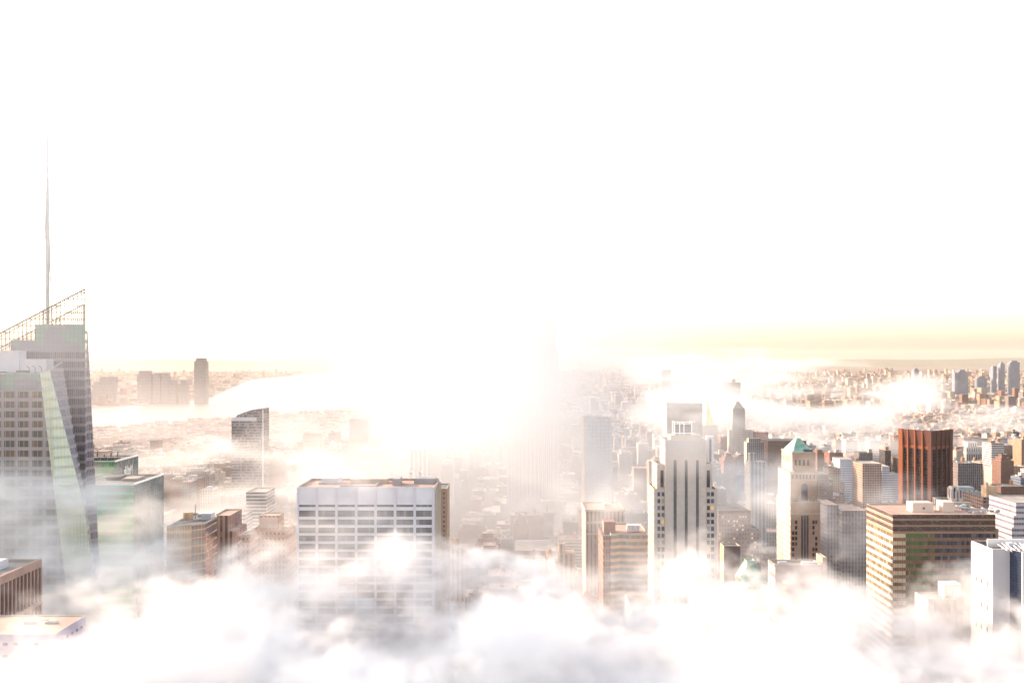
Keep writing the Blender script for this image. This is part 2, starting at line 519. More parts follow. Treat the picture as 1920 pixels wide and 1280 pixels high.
    for i, (a, b) in enumerate(zip(lv, lv[1:])):
        mf.poly([(-330, 425, b[0][2]), b[0], a[0], (-330, 425, a[0][2])], 0)
        mb_.poly([b[0], b[1], a[1], a[0]])
        mc.poly([b[1], b[2], a[2], a[1]])
    mf.build('curtain_wall', cw_front, t)
    fo = mb_.build('glass_facet', cw_bright, t); tag(fo, 'pale green leaning glass facet')
    mc.build('glass_facet', cw, t)
    m = MB()
    m.poly([(-330, 424.8, 244.2), (lv[0][0][0] + 1.3, 424.8, 244.2), (lv[0][0][0] - .3, 424.8, 251.7), (-330, 424.8, 251.7)])
    m.build('parapet_screen', cw_pale, t)
    m = MB()
    m.poly([(-330, 425, 250.4), (lv[0][0][0], 425, 250.4), (lv[0][1][0], 433, 250.4), (lv[0][2][0], 444, 250.4), (lv[0][2][0], 450, 250.4), (-330, 450, 250.4)])
    m.build('roof', roof_dark, t)
    m = MB()
    bl = [(-330, 425, 251.9)] + lv[0]
    for a, b in zip(bl, bl[1:]):
        m.bar((a[0], a[1], a[2] + .25), (b[0], b[1], b[2] + .25), .45)
        m.bar((a[0], a[1], a[2] + 1.1), (b[0], b[1], b[2] + 1.1), .15)
    m.build('roof_rail', metal_grey, t)
    for (p0, p1, y0, y1, d) in ((-60, 35, 657, 700, 439), (36, 87, 673, 700, 440)):
        m = MB(); m.box(X(p0, d), X(p1, d), d, d + 7, 250.4, Z(y0, d)); m.build('plant_room', white_stone, t)
    m = MB()
    for p0, p1, h in ((-10, 6, 3), (8, 24, 2.4), (30, 50, 3.6), (52, 60, 1.5), (64, 72, 2.4)):
        m.box(X(p0, 433), X(p1, 433), 433, 436, 250.4, 250.4 + h * .8)
    for p in (55, 66, 78):
        m.bar((X(p, 432), 432, 250.4), (X(p, 432), 432, 254.5), .2)
        m.bar((X(p, 432), 432, 254.5), (X(p - 5, 432), 432, 255.6), .2)
    m.build('roof_machinery', dark_metal, t)
    # mast
    m = MB()
    bx, by = X(88, 458), 458
    def leg(k, z):
        w = 2.35 * max(0.0, (352 - z) / 84.0) + .28
        a = R(90 + 120 * k + 30)
        return (bx + w * math.cos(a) * 1.05, by + w * math.sin(a), z)
    zs = [262 + 6.0 * i for i in range(16)]
    for z0, z1 in zip(zs, zs[1:]):
        for k in range(3):
            m.bar(leg(k, z0), leg(k, z1), .42)
            m.bar(leg(k, z1), leg((k + 1) % 3, z1), .26)
            m.bar(leg(k, z0), leg((k + 1) % 3, z1), .16)
    m.lathe(bx + .3, by, [(1.1, 262), (.95, 320), (.8, 352), (.6, 353), (.5, 371), (.2, 374), (0, 374.2)], 8)
    m.build('mast', metal_grey, t)
    MARKS.append((90, 'lattice-crowned glass tower'))
glass_crown_tower()

# ------------------------------------------------------------------ generic box tower used by several landmarks
def block(name, label, cat, tiers, wall, roof=None, parapet=1.1, mark=None, group=None, stuff=None, side=None):
    """tiers: list of (x0,x1,y0,y1,z0,z1); returns the root"""
    x0, x1, y0, y1 = tiers[0][:4]
    t = root(name, (x0 + x1) / 2, (y0 + y1) / 2, 0, label, cat, group)
    occ(min(a[0] for a in tiers), max(a[1] for a in tiers), min(a[2] for a in tiers), max(a[3] for a in tiers))
    w, r = MB(), MB()
    for (a, b, c, d, z0, z1) in tiers:
        fp = rect(a, b, c, d)
        n = len(fp)
        for i in range(4):
            p, q = fp[i], fp[(i + 1) % 4]
            w.poly([(p[0], p[1], z0), (q[0], q[1], z0), (q[0], q[1], z1), (p[0], p[1], z1)], 1 if (side and i in (1, 3)) else 0)
        if parapet:
            inn = inset(fp, .5)
            for i in range(4):
                j = (i + 1) % 4
                w.poly([(fp[i][0], fp[i][1], z1), (fp[j][0], fp[j][1], z1), (inn[j][0], inn[j][1], z1), (inn[i][0], inn[i][1], z1)], 2)
                w.poly([(inn[j][0], inn[j][1], z1 - parapet), (inn[i][0], inn[i][1], z1 - parapet), (inn[i][0], inn[i][1], z1), (inn[j][0], inn[j][1], z1)], 2)
            fp = inn
        r = MB(); r.poly([(p[0], p[1], z1 - parapet) for p in fp])
        r.build('roof', roof or roof_dark, t)
    w.build('wall', [wall, side or wall, stone], t)
    if mark: MARKS.append(mark)
    return t

RC = random.Random(77)
def clutter(t, x0, x1, y0, y1, z, n, mat):
    """ducts, fans, pipes and hatches scattered over a roof"""
    for _ in range(n):
        m = MB()
        a, b = RC.uniform(x0, x1 - 3), RC.uniform(y0, y1 - 3)
        k = RC.random()
        if k < .6: m.box(a, a + RC.uniform(1, 3.4), b, b + RC.uniform(1, 3), z, z + RC.uniform(.7, 2.4), bottom=False); nm = 'roof_duct'
        elif k < .8: m.lathe(a, b, [(.8, z), (.8, z + 1.4), (0, z + 1.6)], 7); nm = 'roof_fan'
        else: m.bar((a, b, z + .4), (min(x1, a + RC.uniform(3, 9)), b, z + .4), .5); nm = 'roof_pipe'
        m.build(nm, mat, t)

def roofbox(t, x0, x1, y0, y1, z0, z1, mat, name='plant_room'):
    m = MB(); m.box(x0, x1, y0, y1, z0, z1, bottom=False)
    return m.build(name, mat, t)

def tank(t, x, y, z, s=1.0):
    m = MB(); water_tank(m, x, y, z, s)
    return m.build('water_tank', tank_wood, t)

# --- low building with vertical fins, bottom left
def fin_building():
    xr, d0, d1, zt = -198.0, 330.0, 380.0, 175.2
    glass = facade('fin_building_glass', (.10, .08, .08), (.05, .045, .05), bay=1.6, fl=4.2, w=(.05, .95), h=(.2, .97), var=.3, curt=(.5, .26, .12), span=(.06, .05, .05))
    t = block('office_building', 'brown office block with vertical fins and rooftop cooling units, below the lattice-crowned glass tower', 'office building',
              [(-240, xr, d0, d1, 0, zt)], glass, roof_pale, mark=(30, 'brown finned office block'))
    m = MB()
    y = d0
    fin = plain('fin_bronze', (.40, .25, .20), .6, .1, var=.15)
    while y <= d1 + .1:
        m.box(xr, xr + .8, y - .45, y + .45, 0, zt - 3.2); y += 2.78
    x = -240
    while x < xr: m.box(x - .45, x + .45, d0 - .8, d0, 0, zt - 3.2); x += 2.78
    m.build('fins', fin, t)
    m = MB()
    for z0, z1 in ((zt - 3.2, zt + .05), (zt - 19, zt - 17.4), (zt - 37, zt - 35)):
        m.box(xr, xr + .95, d0 - .95, d1, z0, z1); m.box(-240, xr, d0 - .95, d0, z0, z1)
    m.build('fascia', fin, t)
    for k, (a, b) in enumerate(((345, 352), (354, 361), (364, 371))):
        roofbox(t, -222, -206, a, b, zt - 1.1, zt + 2.4, white_stone, 'cooling_unit')
fin_building()

# --- low pink roof in the bottom left corner
def pink_roof():
    t = block('office_building', 'purple-shaded block with bare flat pink roof, in cloud below the finned brown block', 'office building',
              [(-200, -151.3, 300, 322, 0, 168.2)], facade('purple_shade_wall', (.33, .29, .38), bay=3.4, fl=4, w=(.25, .75), h=(.1, .35), var=.2), roof_pink, .4, mark=(80, 'flat pink roof'))  # purple of the shaded front put into the wall colour
    m = MB()
    m.box(-168, -164, 312, 313, 167.8, 168.6); m.box(-161, -157, 312.5, 314, 167.8, 168.5); m.bar((-166, 312.5, 168), (-160, 313.4, 169.2), .3)
    m.build('roof_machinery', dark_metal, t)
    m = MB(); m.box(-190, -172.5, 300.6, 304.5, 167.85, 168.0); m.build('roof_well', dark_metal, t)
pink_roof()

# --- green glass block with the mirrored sign
def green_block():
    gfront = facade('green_front', (.07, .25, .125), (.02, .20, .07), bay=1.5, fl=4.1, w=(.08, .94), h=(.38, .95), var=.5, curt=(.18, .50, .22), span=(.11, .42, .22), metal=.1, grough=.2, mull=(.1, .2, .12), gvar=(.20, .17, .17))
    gside = facade('green_side', (.05, .11, .12), (.03, .07, .085), bay=1.5, fl=4.1, w=(.05, .95), h=(.05, .95), var=.2, curt=(.55, .42, .2), metal=.1, grough=.06, jit=.05)  # the side's shade and gold reflections put into the glass colours
    x0, xr = X(150, 500), -207.0
    t = block('green_glass_building', 'green glass office block in two steps with white lettering on its dark side', 'office building',
              [(x0, xr, 496, 539, 0, 190), (-290, -237, 541, 575, 0, 197.4)], gfront, roof_dark, .7, mark=(240, 'stepped green glass block'), side=gside)
    m = MB()
    m.box(xr - .5, xr + .25, 496, 539, 189.6, 190.5); m.box(-237.5, -236.75, 541, 575, 196.9, 197.8)
    m.box(x0, xr, 495.75, 496.2, 189.6, 190.5)
    m.build('roof_edge', white_paint, t)
    roofbox(t, -221, -213, 514, 526, 189, 190.8, roof_pale, 'cooling_unit')
    roofbox(t, -232, -225, 518, 528, 189, 191.2, dark_metal, 'cooling_unit')
    m = MB()
    for i in range(9):
        x = -275 + i * 4.1
        m.bar((x, 556, 196.5), (x + .6, 556, 200 + (i % 3)), .5); m.box(x, x + 2.2, 552, 556, 196.7, 198.4)
    m.build('roof_machinery', dark_metal, t)
    # the lettering reads mirrored, as in the photograph
    cu = bpy.data.curves.new('lettering', 'FONT'); cu.body = 'MetLife'; cu.size = 8.2; cu.extrude = .15; cu.offset = .12; cu.space_character = .95
    ob = bpy.data.objects.new('lettering_curve', cu); COL.objects.link(ob)
    bpy.context.view_layer.update()
    me0 = bpy.data.meshes.new_from_object(ob.evaluated_get(bpy.context.evaluated_depsgraph_get()))
    bpy.data.objects.remove(ob)
    mx = max(v.co.x for v in me0.vertices)
    y_far = 573.0 - 7.5
    k = 12.5 / mx
    for v in me0.vertices:
        s, h, e = v.co.x * k, v.co.y, v.co.z
        v.co = Vector((-236.7 + e, y_far - s, 187.2 + h)) - Vector(t.location)
    bmh = bmesh.new(); bmh.from_mesh(me0); bmesh.ops.recalc_face_normals(bmh, faces=bmh.faces); bmh.to_mesh(me0); bmh.free()
    me0.materials.clear(); me0.materials.append(white_paint)
    ob = bpy.data.objects.new('sign_lettering', me0); COL.objects.link(ob); ob.parent = t
green_block()

# --- orange faceted building and its neighbours
def orange_building():
    H = 154.6
    A, B, C, D = (X(312.5, 560), 560), (X(359, 563.5), 563.5), (X(384, 569), 569), (X(407, 593), 593)
    fp = [A, B, C, D, (D[0] - 6, 606), (A[0], 606)]
    t = root('orange_building', -200, 580, 0, 'orange tan office block with cut corner and wide bands, beside the stepped green block', 'office building')
    occ(-216, -188, 556, 610)
    mf = facade('sunlit_orange_front', (.88, .50, .24), (.42, .22, .11), bay=1.5, fl=4.95, w=(.16, .86), h=(.02, .62), var=.4, curt=(.9, .7, .45), off=(0, .25), grough=.2)  # warm light on this face put into its orange wall and panes
    mg = facade('orange_mid', (.60, .33, .17), (.20, .12, .08), bay=2.1, fl=4.95, w=(.07, .95), h=(.02, .86), var=.3, curt=(.7, .42, .2), metal=.15, off=(0, .25))
    ms = facade('orange_side', (.52, .34, .24), (.09, .09, .11), bay=40, fl=4.95, w=(0, 1), h=(.02, .84), sub=2.6, var=.3, off=(0, .25), mull=(.15, .1, .08), metal=.15)
    m = MB()
    for i in range(6):
        a, b = fp[i], fp[(i + 1) % 6]
        m.poly([(a[0], a[1], 0), (b[0], b[1], 0), (b[0], b[1], H), (a[0], a[1], H)], (0, 1, 2, 2, 2, 0)[i])
    m.ring(fp, H, H + .9, .5, 3)
    m.build('wall', [mf, mg, ms, stone], t)
    m = MB(); m.poly([(p[0], p[1], H) for p in fp]); m.build('roof', roof_dark, t)
    m = MB(); m.lathe(-209.5, 586, [(3.2, H), (3.2, H + 5), (0, H + 5)], 14); m.build('stair_drum', plain('drum_tan', (.5, .33, .22)), t)
    roofbox(t, -200, -194, 584, 592, H, H + 4.2, white_stone)
    roofbox(t, -206, -201, 594, 600, H, H + 2.2, metal_grey, 'cooling_unit')
    m = MB(); m.bar((-206, 590, H), (-206, 590, H + 9), .5); m.bar((-212, 570, H + .6), (-196, 590, H + .6), .5); m.build('roof_machinery', metal_grey, t)
    MARKS.append((360, 'orange cut-corner block'))
    # brown stripes building behind on the right
    st = facade('brown_stripes', (.36, .20, .155), (.08, .07, .09), bay=3.6, fl=3.9, w=(.3, .8), h=(.04, .96), span=(.12, .09, .10))
    block('brown_building', 'reddish brown block with dark window stripes, tucked behind the orange cut-corner block', 'office building',
          [(X(400, 640), X(431, 640), 640, 668, 0, Z(966, 640)), (X(431, 640), X(444, 640), 636, 664, 0, Z(993, 640))], st, roof_pink, .8)
orange_building()

# --- small brick stepped building with penthouse
def brick_step():
    br = facade('step_brick', (.50, .27, .18), (.06, .055, .06), bay=2.9, fl=3.9, w=(.3, .66), h=(.3, .72), var=.3)
    d = 640
    t = block('brick_building', 'salmon brick block stepping up to a windowless penthouse, beside the white ribbon-window slab', 'brick building',
              [(X(467, d), X(538, d), d, d + 30, 0, Z(1012, d)), (X(471, d), X(533, d), d + 3, d + 28, 0, Z(994, d)), (X(482, d), X(519, d), d + 6, d + 20, 0, Z(969, d))],
              br, roof_pink, .8)
    roofbox(t, X(484, d), X(517, d), d + 5.7, d + 6, Z(992, d), Z(972, d), plain('salmon_render', (.58, .40, .33)), 'penthouse_front')
    block('brick_building', 'tiny dark-roofed brick house below the salmon brick block, half in the cloud', 'brick building',
          [(X(444, 600), X(468, 600), 600, 622, 0, Z(1018, 600)), (X(449, 600), X(466, 600), 604, 616, 0, Z(1003, 600))], br, roof_dark, .6)
    wb = MATS['facade_white_band']
    block('banded_building', 'pale banded office slab with framed flat roof, in mist behind the salmon brick block', 'office building',
          [(X(461, 950), X(499, 950), 950, 985, 0, Z(922, 950))], wb, roof_pale, 1.5)
    block('banded_building', 'lower white banded office slab joined to the pale framed-roof slab', 'office building',
          [(X(433, 900), X(459, 900), 900, 925, 0, Z(964, 900))], wb, roof_pale, 1.0)
brick_step()

# --- dark curved-top tower in the left distance
def curved_top_tower():
    d = 1250
    gm = facade('curved_tower_glass', (.24, .21, .22), (.08, .085, .10), bay=2.4, fl=3.9, w=(.05, .95), h=(.25, .9), var=.6, curt=(.6, .52, .45), metal=.2)
    t = root('glass_tower', X(463, d), d + 15, 0, 'dark hazy glass tower with curved sloping top, standing alone before the river', 'skyscraper')
    x0, xm, x1 = X(434, d), X(444, d), X(492, d)
    occ(x0, x1, d, d + 35)
    n = 8
    pr = [(x0, Z(783, d)), (xm, Z(781, d)), (xm, Z(778, d))]
    for i in range(1, n + 1):
        s = i / n
        pr.append((xm + (x1 - xm) * s, Z(778 - 12.5 * math.sin(s * 1.5), d)))
    m = MB()
    for y, rev in ((d, False), (d + 35, True)):
        p = [(x0, y, 0), (x1, y, 0)] + [(a, y, b) for a, b in reversed(pr)]
        m.poly(p if not rev else p[::-1])
    for a, b in zip(pr, pr[1:]): m.poly([(a[0], d, a[1]), (b[0], d, b[1]), (b[0], d + 35, b[1]), (a[0], d + 35, a[1])], 1)
    m.poly([(x0, d + 35, 0), (x0, d, 0), (x0, d, pr[0][1]), (x0, d + 35, pr[0][1])]); m.poly([(x1, d, 0), (x1, d + 35, 0), (x1, d + 35, pr[-1][1]), (x1, d, pr[-1][1])])
    m.build('curtain_wall', [gm, roof_pale], t)
    m = MB(); m.box(x0 + .2, x1 - 8, d - .5, d, Z(789, d), Z(782, d)); m.build('fascia', white_stone, t)
    m = MB(); m.box(x1 - .2, x1 + 1.2, d - .4, d + 1.5, 0, Z(768, d)); m.build('corner_fin', white_stone, t)
    MARKS.append((463, 'curved-top dark tower'))
curved_top_tower()

# --- white ribbon-window slab (front centre left)
def ribbon_slab():
    d, db = 488.0, 523.0
    x0, x1, zt = X(556.5, d), X(815, d), 189.8
    side = facade('slab_side', (.52, .43, .36), bay=2.4, fl=4.36, w=(.25, .8), h=(.2, .8), var=.3)
    t = block('white_office_slab', 'big white slab with grey ribbon windows in seven bays, rising from the clouds', 'office building',
              [(x0, x1, d, db, 0, zt)], white_stone, roof_pink, 1.2, mark=(690, 'white ribbon-window slab'), side=side)
    ed = [556.5 + (b - 45) / 2.783 for b in (50, 150, 252, 355, 456, 558, 660, 757)]
    ex = [X(p, d) for p in ed]
    zs = [(949.7, 945.8), (968, 956.5)] + [(983.4 + 15.18 * i, 973.3 + 15.18 * i) for i in range(64)]
    rects = []
    for za, zb in zs:
        if Z(za, d) < 2: break
        for a, b in zip(ex, ex[1:]):
            rects.append((a + .75, b - .75, Z(za, d), Z(zb, d)))
    grey_glass = glassmat('slab_glass', (.075, .075, .08), .12, cell=(1.8, 5.1), var=.35, jit=.03)
    panes(t, rects, 'window_ribbon', grey_glass, .12, 'y', d)
    pier = plain('pier_white', (.54, .50, .54), .7, var=.06)
    for x in ex:
        m = MB(); m.box(x - .55, x + .55, d - .55, d, 0, zt - .3); m.build('pier', pier, t)
    m = MB()
    for i in range(14): m.box(x1, x1 + .9, d + 1 + 2.4 * i, d + 1.8 + 2.4 * i, 0, zt - 2)
    m.build('side_fins', stone, t)
    zr = zt - 1.2
    roofbox(t, -107, -97, 508, 517, zr, zr + 3.3, white_stone)
    roofbox(t, -91, -70, 510, 516, zr, zr + 2.6, plain('cream_render', (.62, .50, .42)))
    roofbox(t, -66, -62, 500, 512, zr, zr + 4.0, stone_grey, 'stair_hut')
    roofbox(t, -55, -43, 508, 518, zr, zr + 3.0, stone_grey)
    m = MB()
    m.box(-108, -98, 506, 507, zr, zr + 1.2); m.box(-94, -75, 496, 496.6, zr, zr + 1.0); m.box(-75, -74.4, 496, 508, zr, zr + 1.0)
    for x, y, h in ((-68, 514, 6), (-58, 515, 7), (-53, 516, 6.5), (-44, 512, 5)): m.bar((x, y, zr), (x, y, zr + h), .25)
    m.build('roof_machinery', metal_grey, t)
    for x, y, h in ((-57.5, 514.6, 5.5), (-52.5, 515, 5.2)):
        m = MB(); m.bar((x, y, zr + 2.8), (x, y, zr + h - 1.0), .3); m.lathe(x, y, [(0, zr + h - 1), (.9, zr + h - .4), (1.2, zr + h + .5), (0, zr + h + .1)], 10); m.build('roof_dish', white_paint, t)
    block('brown_building', 'narrow brown brick block squeezed behind the end of the white ribbon-window slab', 'apartment block',
          [(X(790, 640), X(838, 640), 640, 668, 0, Z(916, 640))], MATS['facade_tan_brick'], roof_dark, .8)
ribbon_slab()

# --- art deco slab with three dark stripes
def deco_slab():
    d = 520.0
    sd = facade('deco_side', (.50, .405, .315), (.14, .14, .09), bay=2.9, fl=3.97, w=(.3, .72), h=(.2, .8), var=.5, curt=(.55, .5, .3))  # sunlight on the flanks put into a paler, creamier stone
    cst = plain('deco_stone', (.43, .375, .345), .9, var=.10, scale=.5)
    zl, zs, zc = Z(917, d), Z(870, d), Z(824, d)
    xl0, xl1, xc0, xc1, xr1, xr2 = X(1227, d), X(1233, d), X(1247, d), X(1324, d), X(1337, d), X(1346, d)
    base = [(xl0, xr2, d + 1.5, 544.5, 0, zl), (xl1, xr1, d + 2.2, 541, 0, zs), (xc0, xc1, d, 538, 0, zc),
            (X(1184, 516), xr2 + 3, 514, 546, 0, Z(1140, 515)), (X(1175, 516), xr2 + 8, 512, 548, 0, Z(1186, 515))]
    t = block('deco_tower', 'art deco stone tower with three long dark vertical stripes and stepped shoulders', 'skyscraper', base, cst, roof_dark, .9, mark=(1285, 'three-striped deco tower'), side=sd)
    for a, b in ((1263, 1268.6), (1284, 1289.2), (1305, 1310.2)):
        m = MB(); m.box(X(a, d), X(b, d), d - .12, d + .3, 20, Z(864, d))
        m.poly([(X(a, d), d - .12, Z(864, d)), (X(b, d), d - .12, Z(864, d)), (X((a + b) / 2, d), d - .12, Z(860.5, d))])
        m.build('window_stripe', glassmat('stripe_glass', (.07, .072, .082), .25, cell=(1.6, 3.97), var=.1), t) if 'stripe_glass' not in MATS else m.build('window_stripe', MATS['stripe_glass'], t)
        m = MB(); c = (a + b) / 2
        m.prism([(X(c - 2.4, d), d - .5), (X(c + 2.4, d), d - .5), (X(c + 2.4, d), d), (X(c - 2.4, d), d)], Z(855, d), Z(844, d), top=0)
        m.prism([(X(c - 1.3, d), d - .45), (X(c + 1.3, d), d - .45), (X(c + 1.3, d), d), (X(c - 1.3, d), d)], Z(844, d), Z(840.5, d), top=0)
        m.build('ornament', stone, t)
    m = MB()
    x = xc0 + .6
    i = 0
    while x < xc1 - .4:
        m.box(x, x + .55, d - .35, d, Z(850, d), Z(825 - (3 if i % 7 == 3 else 0), d)); x += 1.15; i += 1
    m.box(xc0 - .1, xc1 + .1, d - .45, d, Z(853, d), Z(850, d))
    m.build('crown_fluting', stone_grey, t)
    rects = []
    mats = [win_dark, win_blue, win_dark, win_curtain, win_blue, win_dark, win_dark, win_blue, win_dark, win_lit, win_dark]
    for cols in (((1233.5, 1238.6), (1241.2, 1246.4)), ((1326.6, 1332), (1334.2, 1339.8))):
        for r in range(24):
            y0 = 922.8 + 12.98 * r
            for a, b in cols: rects.append((X(a, d), X(b, d), Z(y0 + 7.8, d), Z(y0, d)))
    panes(t, rects, 'window', None, .1, 'y', d + 1.5, mats)
    mats2 = [win_dark]
    panes(t, [(X(1239.5, d), X(1245, d), Z(914, d), Z(882, d)), (X(1326.8, d), X(1332.6, d), Z(914, d), Z(882, d))], 'window_stripe', win_dark, .1, 'y', d + 2.2)
    # blue-striped pylon at the right shoulder and roof frames
    m = MB(); m.box(X(1325, 534), X(1337, 534), 532, 537, zs - 2, Z(817, 534)); m.build('pylon', white_stone, t)
    panes(t, [(X(1328.5, 534), X(1332.5, 534), zs, Z(822, 534))], 'window_stripe', win_blue, .1, 'y', 532)
    m = MB()
    fx0, fx1 = X(1263, 530), X(1295, 530)
    for x in (fx0, fx0 + 3, fx1 - 4.5, fx1): m.bar((x, 527, zc - .9), (x, 527, Z(791, 527)), .5); m.bar((x, 533, zc - .9), (x, 533, Z(791, 527)), .5)
    for z in (Z(791, 527), Z(812, 527)): m.bar((fx0 - 1, 527, z), (fx1 + 2, 527, z), .6); m.bar((fx0, 527, z), (fx0, 533, z), .5); m.bar((fx1, 527, z), (fx1, 533, z), .5)
    m.build('roof_frame', white_paint, t)
    roofbox(t, fx0 + .6, fx1 - .3, 528, 533, zc - .9, Z(795, 528), win_blue, 'cooling_tower')
    roofbox(t, X(1256, 528), X(1312, 528), 526, 536, zc - .9, Z(815, 528), stone)
deco_slab()

# --- stone tower with green pyramid roof
def pyramid_tower():
    d = 620.0
    sd = facade('pyramid_side', (.50, .41, .325), (.17, .15, .10), bay=3.0, fl=3.73, w=(.32, .7), h=(.22, .78), var=.4, curt=(.5, .46, .3))  # lit flank: sunlight put into the cream colour, the front stays darker
    wl = plain('pyramid_stone', (.36, .245, .18), .88, var=.12, scale=.35)
    x0, x1 = X(1482, d), X(1538, d)
    a0, a1 = X(1481.5, d) + .3, X(1532.5, d)
    b0, b1 = X(1487, d), X(1531, d)
    z1, z2, z3 = Z(940, d), Z(886, d), Z(848, d)
    t = block('stone_tower', 'tan stone tower with steep green pyramid roof and lit cream flank', 'skyscraper',
              [(x0, x1, d, 652, 0, z1), (a0, a1, d + .8, 649, 0, z2), (b0, b1, d + 2, 646, 0, z3)], wl, roof_pale, .5, mark=(1500, 'green-pyramid stone tower'), side=sd)
    m = MB()
    yc = (d + 2 + 646) / 2
    xc = (b0 + b1) / 2
    m.prism(rect(b0 + .7, b1 - 1.6, d + 2.7, 645), z3, Z(821, 634), 0, 0, fp1=rect(xc - 1.8, xc + .6, yc - 2.0, yc + 2.0))
    m.build('pyramid_roof', copper_green, t)
    m = MB(); m.box(xc + .2, xc + 6.2, d + 2.2, d + 6.5, z3, z3 + 1.9); m.build('dormer', win_blue, t)
    m = MB()
    for (u0, u1, y, z, dz) in ((x0 - .3, x1 + .3, d - .3, z1, .8), (a0 - .35, a1 + .35, d + .4, z2, 1.0), (b0 - .3, b1 + .3, d + 1.7, z3, .6), (x0 - .2, x1 + .2, d - .2, Z(962, d), .5), (a0 - .2, a1 + .2, d + .5, Z(899, d), .5)):
        m.box(u0, u1, y, y + .6, z - dz, z + .12)
        m.box(u0 - .05, u0 + .5, y, 646, z - dz, z + .12)
    for i in range(9):                               # row of urns round the setbacks
        x = x0 + .8 + i * (x1 - x0 - 1.6) / 8
        m.box(x - .35, x + .35, d, d + .6, z1, z1 + 1.3)
        x = a0 + .5 + i * (a1 - a0 - 1.0) / 8
        m.box(x - .3, x + .3, d + .9, d + 1.5, z2, z2 + 1.4)
    for i in range(10):
        y = d + 1.5 + i * 2.9
        m.box(x0, x0 + .6, y - .3, y + .3, z1, z1 + 1.3); m.box(a0, a0 + .6, y - .3, y + .3, z2, z2 + 1.4)
    m.build('cornice', stone, t)
    rects = []
    for r in range(17):
        y0 = 975 + 10.22 * r
        for a, b in ((1485, 1489.4), (1490.6, 1495), (1523.2, 1527.2), (1528.4, 1532.6)):
            rects.append((X(a, d), X(b, d), Z(y0 + 6.6, d), Z(y0, d)))
    panes(t, rects, 'window', None, .1, 'y', d, [win_curtain, win_dark, win_dark, win_blue, win_curtain, win_dark, win_dark])
    panes(t, [(X(a, d), X(b, d), 2, Z(966, d)) for a, b in ((1502, 1506), (1507.2, 1511), (1512.2, 1516))], 'window_stripe', MATS['stripe_glass'], .1, 'y', d)
    m = MB()
    for za, zb, yy in ((938, 912, d + .8),):
        pts = [(X(1503, d), yy - .1, Z(za, d)), (X(1515, d), yy - .1, Z(za, d))]
        for i in range(9):
            an = math.pi * i / 8
            pts.append((X(1509 + 6 * math.cos(an), d), yy - .1, Z(zb - 6 * math.sin(an), d)))
        m.poly(pts)
    m.build('arched_window', win_blue, t)
    for k in range(4):
        c = 1493.5 + 7.8 * k
        m = MB(); pts = [(X(c - 1.9, d), d + 1.9, Z(873, d)), (X(c + 1.9, d), d + 1.9, Z(873, d))]
        for i in range(7):
            an = math.pi * i / 6
            pts.append((X(c + 1.9 * math.cos(an), d), d + 1.9, Z(864 - 2.4 * math.sin(an), d)))
        m.poly(pts); m.build('arched_window', win_dark, t)
    panes(t, [(X(c, d), X(c + 2.6, d), Z(897.5, d), Z(890, d)) for c in (1486, 1493, 1500, 1506, 1512, 1519, 1526)], 'window', win_dark, .1, 'y', d + .8)
    panes(t, [(X(c, d), X(c + 3, d), Z(y + 6, d), Z(y, d)) for y in (918, 930) for c in (1487, 1494, 1521, 1526)], 'window', win_curtain, .1, 'y', d + .8)
    panes(t, [(y, y + 1.2, Z(871, d), Z(858, d)) for y in (626, 629, 632, 635, 638, 641)], 'window', win_dark, .1, 'x-', b0)
pyramid_tower()

